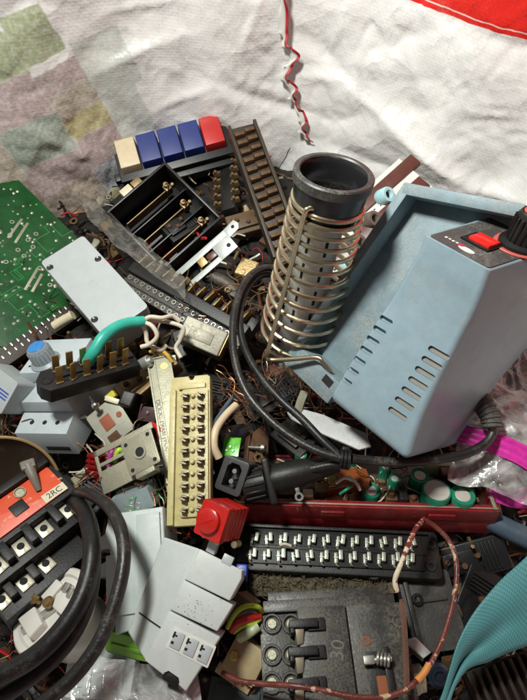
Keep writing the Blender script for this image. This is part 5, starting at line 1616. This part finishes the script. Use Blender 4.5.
wire('orange_sleeve', 'bit of torn orange sleeve on the long worn wire', 'wire sleeve', [(429, 664, 2.32), (424, 673, 2.36), (417, 681, 2.4)], .165, mat('orange_sleeve', (.62, .24, .06), .5, dust=.3), n=12, wob=.2)

# ================================================================== fibre slab, blue chip and dark housings
F = face([(246, 596), (394, 594), (392, 562), (252, 566)], -2.4, (0, 0, 1), solve=False)
fs = Thing('fibre_slab', 'rough dirty fibre covered slab between the black terminal strip and the contactor', 'slab', F, .9)
def fz(x, y): return .16*mnoise.noise(Vector((x*2.2, y*2.2, 4)))+.12*mnoise.noise(Vector((x*6, y*6, 9)))
mb = MB(); mb.grid(lambda u, v: Vector((u*F.W, v*F.H, fz(u*F.W, v*F.H))), 120, 30); mb.box(0, F.W, 0, F.H, -.9, -.25, .05); fs.part('slab', mb, M_FIBRE, sharp=180)
mb = MB(); rr2 = random.Random(11)
for k in range(260):
    x, y = rr2.uniform(.1, F.W-.2), rr2.uniform(.1, F.H-.1); a = rr2.uniform(0, 6.28); L_ = rr2.uniform(.2, .6)
    mb.tube([(x, y, .1), (x+L_*.5*math.cos(a), y+L_*.5*math.sin(a), .3), (x+L_*math.cos(a+.7), y+L_*math.sin(a+.7), .08)], .018, 4, sub=3)
fs.part('fibres', mb, mat('dry_fibres', (.10, .08, .045), .8, var=.5, vscale=200), kind='stuff')
mb = MB(); l = F.L(374, 573, .3)
mb.tube([(l[0]+.6*math.cos(t*.5)*(1-.05*t), l[1]+.6*math.sin(t*.5)*(1-.05*t), .3+.01*t) for t in range(16)], .13, 8, sub=2)
fs.part('curl', mb, M_BLACKDUST)
F = face([(234, 580), (246, 581), (248, 564), (236, 563)], -.9, (0, 0, 1))
mb = MB(); mb.box(0, F.W, 0, F.H, -1, 0, .1, 3); mb.cyl(F.W/2, F.H/2, -.1, .15, .2, n=14)
Thing('blue_plug', 'small deep blue plastic cap at the left end of the black terminal strip', 'plastic cap', F, 1, mb=mb, m=mat('deep_blue_plastic', (.015, .04, .30), .4))
F = face([(410, 655), (462, 650), (455, 566), (402, 575)], -2.6, (0, 0, 1), solve=False)
dp = Thing('dark_cover_plate', 'dark dusty plastic cover plate right of the contactor', 'cover plate', F, 1.2)
mb = MB(); mb.prism(rrect(0, F.W, 0, F.H, .3), -1.2, 0, .1, 3); mb.box(.2, .45, .4, F.H-.4, -.1, .3, .06); mb.box(.8, F.W-.5, F.H*.6, F.H*.68, -.1, .15, .05); dp.part('plate', mb, mat('dusty_dark_plastic', (.035, .034, .031), .5, dust=.55, bump=.2, dcol=(.12, .11, .085)))
mb = MB()
for px, py in ((430, 563), (417, 600)):
    l = F.L(px, py); mb.ring(l[0], l[1], -.05, .2, .34, .16, 20, .04)
dp.part('boss', mb, M_BLACKDUST)
F = face([(402, 640), (424, 658), (430, 649), (410, 632)], -1.8, (0, 0, 1))
mb = MB(); mb.prism([(0, 0), (F.W, 0), (F.W*1.1, F.H*.8), (F.W*.3, F.H)], -.1, 0, .03); mb.box(0, F.W, -.02, .06, -.5, 0, .02)
Thing('steel_offcut', 'little bright steel offcut in the gap right of the contactor', 'steel offcut', F, .5, mb=mb, m=M_ZINC)
F = face([(398, 700), (430, 692), (424, 672), (404, 676)], -1.6, (0, 0, 1))
mb = MB(); mb.box(0, F.W, 0, F.H, -.8, 0, .1); mb.cyl(F.W*.5, F.H*.5, 0, .4, .35, n=16); mb.box(.1, F.W*.9, F.H*.3, F.H*.6, 0, .2, .05)
Thing('olive_terminal', 'dull olive metal terminal at the bottom edge right of the contactor', 'terminal', F, .8, mb=mb, m=M_OLDZINC)
F = face([(420, 690), (450, 700), (455, 662), (432, 656)], -2.0, (0, 0, 1))
mb = MB(); mb.cyl(F.W/2, F.H/2, -1.5, 0, F.W*.45, n=28, b=.15); mb.ring(F.W/2, F.H/2, -.05, .15, F.W*.3, F.W*.2, 24)
Thing('blue_black_cap', 'glossy blue black round cap beside the teal strap', 'cap', F, 1.5, mb=mb, m=mat('blue_black_gloss', (.012, .018, .03), .2, dust=.2))

# bundle of thin wires and beige blocks between module and contactor
for k, (nm, m, q_) in enumerate([
    ('green and yellow', M_SCYEL, [(227, 628, -.4), (236, 613, .2), (247, 606, .5), (258, 607, .3), (262, 612, -.3)]), ('green', M_SCGRN, [(228, 624, -.5), (238, 611, 0), (250, 609, .2), (261, 615, -.4)]),
    ('grey violet', M_SCGREY, [(231, 622, -.5), (240, 615, 0), (252, 612, .1), (262, 619, -.5)]), ('red', M_SCRED, [(232, 630, -.6), (240, 622, 0), (250, 618, .2), (259, 617, -.2)]),
    ('yellow', M_SCYEL, [(234, 632, -.6), (243, 626, 0), (253, 624, .1), (260, 619, -.2)]), ('pale green', mat('pale_green_insulation', (.42, .50, .32), .4), [(240, 638, -.6), (250, 632, 0), (258, 626, 0)])]):
    wire('thin_wire', f'thin {nm} wire in the bundle between grey module and contactor', 'wire', q_, (.13, .10, .10, .22, .13, .26)[k], m, group='bundle of thin coloured wires')
F = face([(222, 668), (252, 688), (268, 655), (236, 632)], -.7, (0, -.05, 1))
bbk = Thing('beige_terminal_block', 'yellowish beige plastic block with a brass screw left of the contactor', 'terminal block', F, 1.4)
W, H = F.W, F.H
mb = MB(); mb.box(0, W, 0, H, -1.4, 0, .05); mb.box(-.25, W-.1, -.5, .05, -1.4, -.5, .05); bbk.part('body', mb, mat('beige_resin', (.38, .30, .16), .45, dust=.15, var=.2))
l = F.L(226, 651); mb = MB(); mb.cyl(.35, H*.45, -.02, .1, .24, n=18); mb.box(.2, .5, H*.45-.03, H*.45+.03, .09, .12, 0); bbk.part('brass_screw', mb, mat('bright_brass', (.6, .42, .14), .3, 1.0))
F = face([(226, 622), (240, 632), (252, 604), (236, 590)], -1.2, (0, 0, 1))
mb = MB(); mb.box(0, F.W, 0, F.H, -1, 0, .06); mb.box(.2, F.W-.2, F.H*.3, F.H*.75, -.05, .12, .05); mb.cyl(F.W/2, F.H*.2, -.02, .2, .2, n=14)
Thing('tan_terminal', 'tan resin terminal piece under the thin wire bundle', 'terminal block', F, 1, mb=mb, m=mat('tan_resin', (.26, .20, .12), .5, dust=.3))
F = face([(206, 710), (262, 715), (268, 690), (212, 672)], -1.8, (0, 0, 1), solve=False)
mb = MB(); mb.box(0, F.W, 0, F.H, -1, 0, .08); mb.box(.3, F.W-.3, .3, F.H-.3, -.05, .15, .05); 
tb = Thing('dark_pin_header', 'dark blue grey block with bare copper pins at the bottom edge', 'pin header', F, 1)
tb.part('body', mb, mat('dark_blue_grey', (.03, .045, .05), .5, dust=.3))
for k in range(4):
    mb = MB(); l = F.L(231+6*k, 689+2.5*k, .3); mb.tube([(l[0], l[1], -.1), (l[0]+.25, l[1]+.35, .5)], .06, 6, smooth=False); tb.part('copper_pin', mb, M_COPPER)

# ================================================================== teal strap
M_STRAP = bpy.data.materials.new('teal_webbing'); M_STRAP.use_nodes = True
nt = M_STRAP.node_tree; bs_ = nt.nodes['Principled BSDF']
uvn = nt.nodes.new('ShaderNodeUVMap'); uvn.uv_map = 'UVMap'
ckr = nt.nodes.new('ShaderNodeTexChecker'); ckr.inputs['Scale'].default_value = 1.0
mpp = nt.nodes.new('ShaderNodeMapping'); mpp.inputs['Scale'].default_value = (120, 26, 1); nt.links.new(uvn.outputs[0], mpp.inputs[0]); nt.links.new(mpp.outputs[0], ckr.inputs[0])
mxs = nt.nodes.new('ShaderNodeMix'); mxs.data_type = 'RGBA'; mxs.inputs[6].default_value = (.045, .20, .215, 1); mxs.inputs[7].default_value = (.09, .275, .29, 1)
nt.links.new(ckr.outputs['Fac'], mxs.inputs[0]); nt.links.new(mxs.outputs[2], bs_.inputs['Base Color'])
bpn = nt.nodes.new('ShaderNodeBump'); bpn.inputs['Strength'].default_value = .7; bpn.inputs['Distance'].default_value = .0006
nt.links.new(ckr.outputs['Fac'], bpn.inputs['Height']); nt.links.new(bpn.outputs[0], bs_.inputs['Normal'])
bs_.inputs['Roughness'].default_value = .6; bs_.inputs['Specular IOR Level'].default_value = .5
Lc = [(560, 520, 2.2), (527, 556, 2.0), (500, 581, 1.8), (474, 612, 1.6), (458, 642, 1.4), (449, 672, 1.2), (442, 694, 1.0), (434, 716, .8)]
Rc = [(590, 620, .9), (536, 642, .9), (508, 652, .8), (488, 661, .5), (468, 668, .6), (456, 684, .8), (449, 703, .9), (444, 722, .8)]
Lp = catmull([Vector(P(*q_)) for q_ in Lc], 8); Rp = catmull([Vector(P(*q_)) for q_ in Rc], 8)
stp = MB(); bm = stp.bm; uvl = bm.loops.layers.uv.new('UVMap')
nu, nv = len(Lp)-1, 14
def spt(i, v):
    a, b_ = Lp[i], Rp[i]; p = a.lerp(b_, v); t = i/nu
    bul = .4*math.sin(math.pi*v)*min(1, (b_-a).length/3)
    fold = -.55*math.exp(-((v-.62)/.16)**2)*math.exp(-((t-.55)/.28)**2)
    return p+Vector((-.15, 0, 1))*(bul+fold+.12*mnoise.noise(p*.8))
VV = [[bm.verts.new(spt(i, j/nv)) for j in range(nv+1)] for i in range(nu+1)]
for i in range(nu):
    for j in range(nv):
        f = bm.faces.new((VV[i][j], VV[i+1][j], VV[i+1][j+1], VV[i][j+1]))
        for lp_, (a, b_) in zip(f.loops, ((i, j), (i+1, j), (i+1, j+1), (i, j+1))): lp_[uvl].uv = (a/nu, b_/nv)
bmesh.ops.recalc_face_normals(bm, faces=bm.faces)
so = Thing('teal_strap', 'woven teal webbing strap twisted at the lower right corner', 'strap', IDF, base=tuple(Lp[nu//2]), mb=stp, m=M_STRAP, sharp=180)
md = so.o.modifiers.new('thick', 'SOLIDIFY'); md.thickness = .0012; md.offset = 0

# slate blue tube, brown comb
wire('slate_tube', 'slate blue plastic tube pointing out under the red chassis corner', 'tube', [(470, 508, -2.0), (492, 521, -1.9), (512, 531, -1.8), (545, 546, -1.7)], .62, M_TUBEBLUE, n=20)
F = face([(462, 720), (545, 706), (540, 640), (490, 672)], -2.0, (0, 0, 1), solve=False)
cbm = Thing('brown_comb', 'dark brown ribbed heat sink in the lower right corner under the strap', 'heat sink', F, 1.2)
mb = MB(); mb.box(0, F.W, 0, F.H, -1.2, -.6, .05); cbm.part('base', mb, M_BLACKDUST)
for k in range(8):
    mb = MB(); x = F.W*k/8; mb.box(x, x+.2, .05, F.H-.05, -.7, 0, .04); cbm.part('rib', mb, mat('dark_comb', (.03, .02, .012), .5, dust=.4, dcol=(.08, .055, .03)))

# ================================================================== printed white board with brown combs behind the iron stand
F = face([(333, 278), (353, 292), (400, 170), (373, 141)], -.4, (-.25, -.3, .9), solve=False)
W, H = F.W, F.H
cf = Thing('coil_former', 'white printed card with dark brown strips and pale coil beads behind the funnel', 'coil former', F, 1.0)
mb = MB(); mb.box(-.6, W+.5, 0, H*1.05, -.5, 0, .03); cf.part('card', mb, M_PAPER)
mb = MB(); mb.box(-.1, W*.36, .3, H*1.13, -.3, .22, .05); cf.part('brown_strip', mb, M_DARKBROWN)
mb = MB(); mb.box(W*.64, W+.2, .3, H*1.04, -.3, .22, .05); cf.part('brown_strip', mb, M_DARKBROWN)
mb = MB()
for k in range(9): mb.box(W*.42+.1*(k % 3), W*.42+.1*(k % 3)+.12, H*(.18+.06*k), H*(.18+.06*k)+.1+.05*(k % 2), -.01, .012, 0)
cf.part('printed_marks', mb, M_BLACK)
BD = [(385, 194, M_LTBLUE), (371, 218, mat('brown_bead', (.12, .09, .075), .4, dust=.3)), (357, 242, mat('brown_bead', (.12, .09, .075), .4, dust=.3)), (347, 265, M_LTBLUE)]
for px, py, m in BD:
    l = F.L(px, py, .6); mb = MB()
    mb.lathe([(.30, -.7), (.58, -.7), (.66, -.5), (.66, .35), (.58, .5), (.36, .5), (.28, .35)], 24, T3(l[0], l[1], .3) @ RY(38) @ RX(-25), closed=True); bo2 = cf.part('bead', mb, m, at=(l[0], l[1], .3))
    mb = MB(); mb.cyl(0, 0, -.6, .2, .3, n=16, b=.01, M=T3(l[0], l[1], .3) @ RY(38) @ RX(-25)); cf.part('bead_bore', mb, M_HOLE, parent=bo2)

# ================================================================== clear bags and films
def crumple(corners, nu, nv, amp, seed, dome=0.0, fr=.5):
    c = [Vector(P(*q_)) for q_ in corners]
    def f(u, v):
        p = (c[0]*(1-u)+c[1]*u)*(1-v)+(c[3]*(1-u)+c[2]*u)*v
        n = mnoise.noise(Vector((p.x*fr, p.y*fr, seed)))*amp
        n += amp*.8*(1-abs(mnoise.noise(Vector((p.x*fr*1.1+3, p.y*fr*.8, seed+5))))*2.2)
        n += amp*.35*(1-abs(mnoise.noise(Vector((p.x*fr*3+3, p.y*fr*2.4, seed+9))))*2)
        e = Vector((mnoise.noise(Vector((p.x*.5, p.y*.5, seed+20))), mnoise.noise(Vector((p.x*.5, p.y*.5, seed+30))), 0))*.5
        return p+e+Vector((0, -.15, 1))*(n+dome*math.sin(math.pi*u)*math.sin(math.pi*v))
    return MB().grid(f, nu, nv)
Thing('clear_bag', 'crumpled clear plastic bag at the bottom edge beside the thick cables', 'plastic bag', IDF, base=tuple(P(120, 680, 1.5)), mb=crumple([(35, 735, 1.6), (208, 735, 1.2), (192, 666, 1.2), (84, 654, 1.6)], 110, 80, .34, 2.0, .9), m=M_BAGFILM, sharp=180)
Thing('grimy_film', 'torn piece of grimy clear film between white enclosure and patchwork wall', 'plastic film', IDF, base=tuple(P(120, 240, 1)), mb=crumple([(92, 228, 1.7), (186, 300, .6), (184, 276, .2), (76, 188, .4)], 80, 50, .22, 8.0, .3), m=M_FILMDIM, sharp=180)
zb = Thing('zip_bag', 'clear zip bag with a bright magenta zip strip right of the station', 'zip bag', IDF, base=tuple(P(490, 450, 1)))
F0 = crumple([(446, 478, .3), (560, 515, 0), (570, 392, 1.0), (468, 392, 0)], 80, 70, .35, 12.0, .9)
zb.part('film', F0, M_BAGFILM, sharp=180)
F0 = crumple([(450, 425, -.6), (530, 440, -.2), (556, 310, 1.4), (484, 350, .3)], 70, 70, .4, 15.0, .5)
zb.part('film', F0, M_BAGFILM, sharp=180)
mb = MB()
zt = catmull([Vector(P(*q_)) for q_ in [(459, 424, 1.2), (478, 429, 1.7), (500, 435, 1.8), (525, 446, 1.7), (560, 466, 1.5)]], 8)
zl = catmull([Vector(P(*q_)) for q_ in [(452, 440, .7), (472, 446, 1.1), (497, 455, 1.2), (522, 468, 1.1), (556, 492, .9)]], 8)
mb.grid(lambda u, v: zt[min(int(u*(len(zt)-1)+.5), len(zt)-1)].lerp(zl[min(int(u*(len(zt)-1)+.5), len(zt)-1)], v)+Vector((0, 0, .03*math.sin(v*19)+.14*mnoise.noise(zt[min(int(u*(len(zt)-1)+.5), len(zt)-1)]*.8+Vector((0, v, 0))))), len(zt)-1, 16)
o_ = zb.part('zip_strip', mb, M_MAGENTA, sharp=180); md = o_.modifiers.new('thick', 'SOLIDIFY'); md.thickness = .0012
mb = crumple([(486, 502, -.9), (560, 512, -.8), (560, 486, -.7), (488, 490, -.7)], 24, 12, .15, 21.0); o_ = zb.part('lower_zip_strip', mb, M_MAGENTA, sharp=180); md = o_.modifiers.new('thick', 'SOLIDIFY'); md.thickness = .001
mb = MB()
rr3 = random.Random(4)
for k in range(26):
    p = P(rr3.uniform(484, 545), rr3.uniform(440, 480), rr3.uniform(-1.5, -.7)); mb.lathe([(0, -.3), (.4, -.3), (.45, .2), (.3, .3), (0, .3)], 10, Matrix.Translation(Vector(p)) @ Matrix.Rotation(rr3.uniform(0, 3), 4, Vector((rr3.random(), rr3.random(), .3))))
zb.part('bag_contents', mb, mat('grey_brown_contents', (.30, .26, .22), .5, dust=.3), kind='stuff')

# ================================================================== red ribbed bits, brown gears in the dark
F = face([(84, 484), (98, 486), (100, 455), (86, 452)], -.9, (0, -.2, 1))
rb_ = Thing('red_ribbed_plug', 'glossy red ribbed plastic piece in the gap beside the drilled bracket', 'plastic piece', F, 1.0)
mb = MB()
for k in range(6): mb.box(0, F.W, F.H*k/6, F.H*k/6+F.H*.12, -.9, 0, .05)
mb.box(.1, F.W-.1, 0.02, F.H*.98, -1.0, -.2, .03); rb_.part('ribs', mb, mat('glossy_red', (.22, .008, .008), .3, coat=.4))
F = face([(206, 212), (244, 200), (240, 150), (212, 158)], -2.6, (0, -.3, 1))
gt = Thing('tag_terminal', 'dark brown tagged terminal row in the shadow between button bank and brown strip', 'terminal row', F, 1.5)
mb = MB(); mb.box(F.W*.3, F.W*.7, 0, F.H, -1.5, -.4, .06); gt.part('bar', mb, M_BLACKDUST)
src = None
for k in range(6):
    for sx in (0, 1):
        x, y = F.W*(.2 if sx == 0 else .72), F.H*(.1+.15*k)
        if src is None:
            mb = MB(); mb.box(x-.3, x+.45, y-.12, y+.18, -.6, -.05, .06); mb.cyl(x, y, -.1, .15, .16, n=12); src = gt.part('tag', mb, M_DKBRASS, at=(x, y, -.3))
        else: gt.inst(src, (x, y, -.3), random.Random(k+sx*9).uniform(-20, 20))

# ================================================================== filler: dark parts of the pile
rnd = random.Random(21)
def filler(kind, px, py, z, rot, sc=1.0):
    n = nrm((rnd.uniform(-.3, .3), rnd.uniform(-.3, .3), 1)); a = R(rot)
    ux = np.array((math.cos(a), math.sin(a), 0)); ux = nrm(ux-n*(ux@n)); return Fr(P(px, py, z), ux*1, np.cross(n, ux), n)
BL = [('black moulded switch block', 270, 395, -2.3, 30, M_BLACK, 'switch block', 'in the gap below the wire stand'), ('dark relay block', 205, 400, -1.5, 70, M_BLACKDUST, 'relay', 'right of the yellow strip top'),
      ('black plastic clamp', 180, 225, -2.6, 40, M_BLACKDUST, 'clamp', 'beside the slotted bracket'), ('dark brown resin block', 252, 220, -3.0, 20, M_BROWNTERM, 'resin block', 'left of the brown connector strip foot'),
      ('dull tinned relay frame', 110, 470, -2.0, 40, M_OLDZINC, 'relay frame', 'deep under the drilled bracket'),
      ('black ribbed cover', 85, 500, -1.2, 60, M_BLACKDUST, 'cover', 'between orange relay and drilled bracket'), ('dark terminal cover', 205, 335, -2.5, 20, M_BLACKDUST, 'terminal cover', 'under the shiny metal can'),
      ('black fuse holder', 300, 430, -2.0, 45, M_BLACKDUST, 'fuse holder', 'under the white lever'), ('rusty transformer core', 285, 385, -3.0, -20, M_RUST, 'transformer', 'deep below the wire stand foot'),
      ('dark dusty grey module', 470, 560, -3.0, 15, M_BLACK, 'module', 'in the dark gap above the teal strap'), ('black moulded housing', 480, 610, -3.2, 60, M_BLACK, 'housing', 'under the teal strap'),
      ('dusty black lever block', 245, 440, -2.4, 15, M_BLACKDUST, 'lever block', 'behind the black inlet socket'), ('dull brass terminal', 145, 375, -1.0, 40, M_DKBRASS, 'terminal', 'between spade block and steel strip')]
for nm, px, py, z, rot, m, cat, where in BL:
    F = filler(0, px, py, z, rot); w_, h_ = rnd.uniform(1.5, 2.4), rnd.uniform(.9, 1.5)
    t = Thing('_'.join(nm.split()[-2:]).replace('relay_frame', 'tinned_relay'), f'{nm} {where}', cat, F, base=(0, 0, -1.2))
    mb = MB(); mb.box(-w_, w_, -h_, h_, -1.2, 0, .12, 3); mb.box(-w_*.8, w_*.2, -h_*.6, h_*.6, -.1, .3, .08)
    for k in range(5): mb.box(w_*.3+.25*k*.9, w_*.3+.25*k*.9+.12, -h_*.8, h_*.8, -.05, .18, .03)
    t.part('body', mb, m)
    for k in range(3):
        mb = MB(); x, y = -w_*.6+w_*.4*k, h_*.2*(-1)**k; mb.lathe([(0, .42), (.16, .42), (.2, .36), (.2, .2), (0, .2)], 14, T3(x, y, .05)); mb.box(x-.15, x+.15, y-.025, y+.025, .46, .48, 0); t.part('screw', mb, M_RUST)
# loose screws
for k, (px, py, z, wh) in enumerate([(143, 524, .2, 'under the slide switch'), (95, 405, .4, 'beside the dimmer knob side'), (262, 448, .0, 'on the rusty clip'), (300, 470, .2, 'behind the mains plug')]):
    F = filler(0, px, py, z, 40*k); mb = MB(); mb.lathe([(0, .25), (.2, .22), (.26, .1), (.26, 0), (.12, 0), (.12, -.9), (0, -1.0)], 16, RX(70))
    Thing('loose_screw', f'small loose steel screw {wh}', 'screw', F, base=(0, 0, 0), mb=mb, m=M_STEEL, group='loose screws in the pile')

def scatter(n, seed, fn, mats_, name, label):
    r_ = random.Random(seed); mb = MB()
    for k in range(n):
        px, py = r_.uniform(-10, 540), r_.uniform(120, 715)
        x, y, _ = P(px, py, -4)
        z = bed_z(x, y)+r_.uniform(.0, 1.9)
        mb.mi = r_.randrange(len(mats_)); fn(mb, Vector((x, y, z)), r_)
    Thing(name, label, name.replace('_', ' '), IDF, base=(0, 0, -5), mb=mb, m=mats_, kind='stuff')
def f_wire(mb, p, r_):
    a = r_.uniform(0, 6.28); pts = [p]; d = Vector((math.cos(a), math.sin(a), r_.uniform(-.2, .5)))
    for k in range(r_.randint(2, 5)):
        d = (d+Vector((r_.uniform(-.7, .7), r_.uniform(-.7, .7), r_.uniform(-.5, .5)))).normalized(); pts.append(pts[-1]+d*r_.uniform(.3, .9))
    mb.tube(pts, r_.choice((.03, .04, .05, .08, .12)), 5, sub=4)
def f_chip(mb, p, r_):
    M = Matrix.Translation(p) @ Matrix.Rotation(r_.uniform(0, 6), 4, Vector((r_.uniform(-.4, .4), r_.uniform(-.4, .4), 1)).normalized()) @ Matrix.Rotation(r_.uniform(-.8, .8), 4, 'X')
    k = r_.random(); s = r_.uniform(.18, .7)
    if k < .45: mb.box(-s, s, -s*.5, s*.5, -s*.4, s*.4, .05, M=M)
    elif k < .65: mb.ring(0, 0, -.08, .08, s*.6, s*.3, 12, M=M)
    elif k < .85: mb.cyl(0, 0, -s*.7, s*.7, s*.3, n=10, M=M)
    else: mb.prism([(0, 0), (s*1.4, .1), (s, s), (.2, s*.8)], -.04, .04, .01, M=M)
scatter(1500, 5, f_wire, [M_COPPER, M_RUBBER, M_RUST, M_DKBRASS, M_WIREWHITE, M_BEDW if False else M_BLACK, M_SCRED, M_RUST, M_BLACK, M_BROWNTERM, M_RUST], 'wire_offcuts', 'tangle of tiny dark and coppery wire offcuts filling the gaps of the pile')
scatter(1300, 6, f_chip, [M_BLACK, M_BLACKDUST, M_RUST, M_BROWNTERM, M_OLDZINC, M_DARKBROWN, M_BLACK, M_DKBRASS, M_BLACKDUST], 'small_scrap', 'dusty small electrical scrap bits filling the gaps of the pile')
mb = MB(); r_ = random.Random(8); FM = dm2.F
for k in range(46):
    l = FM.L(r_.gauss(192, 9), r_.gauss(612, 9), -.0); s_ = r_.uniform(.008, .028)
    if 0.1 < l[0] < FM.W*.95: mb.prism([(l[0]+s_*math.cos(a*1.05)*r_.uniform(.6, 1.5), l[1]+s_*math.sin(a*1.05)) for a in range(6)], -.16, .006 if l[1] < FM.H*.42 else -.054, 0)
dm2.part('ink_specks', mb, mat('ink_smudge', (.08, .08, .08), .8), kind='stuff')

# bunches of fine strands caught between the bigger pieces
def strands(name, label, px, py, sx, sy, z, n, mats_, seed, rr=(.02, .05)):
    r_ = random.Random(seed); mb = MB()
    for k in range(n):
        p = Vector(P(px+r_.uniform(-sx, sx), py+r_.uniform(-sy, sy), z+r_.uniform(-.8, .5)))
        mb.mi = r_.randrange(len(mats_)); a = r_.uniform(0, 6.28); d = Vector((math.cos(a), math.sin(a), r_.uniform(-.3, .5))); pts = [p]
        for q in range(r_.randint(3, 6)):
            d = (d+Vector((r_.uniform(-.6, .6), r_.uniform(-.6, .6), r_.uniform(-.45, .35)))).normalized(); pts.append(pts[-1]+d*r_.uniform(.3, .7))
        mb.tube(pts, r_.uniform(*rr), 5, sub=4)
    Thing(name, label, 'wire strands', IDF, base=tuple(P(px, py, z-1)), mb=mb, m=mats_, kind='stuff')
MM = [M_COPPER, M_RUST, M_BLACK, M_DKBRASS, M_RUST]
strands('copper_strands', 'tangle of coppery strands at the left edge below the blue printed box', 2, 422, 12, 20, -1.6, 60, MM, 41)
strands('wire_tangle', 'dark tangle of fine wires in the hollow below the wire stand', 290, 395, 40, 24, -1.4, 70, MM+[M_OLDZINC, M_BLACK], 42)
strands('wire_tangle', 'brown strands spilling from the cream wire beside the yellow strip', 236, 400, 16, 12, .2, 40, [M_COPPER, M_RUST, M_DARKBROWN], 43)
strands('wire_tangle', 'fine wires behind the drilled bracket and the red ribbed piece', 112, 462, 22, 16, -1.0, 36, MM+[M_SCRED, M_WIREWHITE], 44, (.03, .07))
strands('wire_tangle', 'strands and threads in the dark between finned connector and metal can', 215, 300, 34, 20, -1.2, 50, MM, 45)
strands('wire_tangle', 'loose strands lying among the capacitors of the red chassis', 355, 478, 70, 14, -1.5, 60, MM+[M_WIREWHITE], 46, (.02, .05))
strands('wire_tangle', 'thin strands beside the slide switch and the yellow strip foot', 160, 500, 12, 22, -.6, 26, [M_COPPER, M_RUST, M_SCGRN], 47)
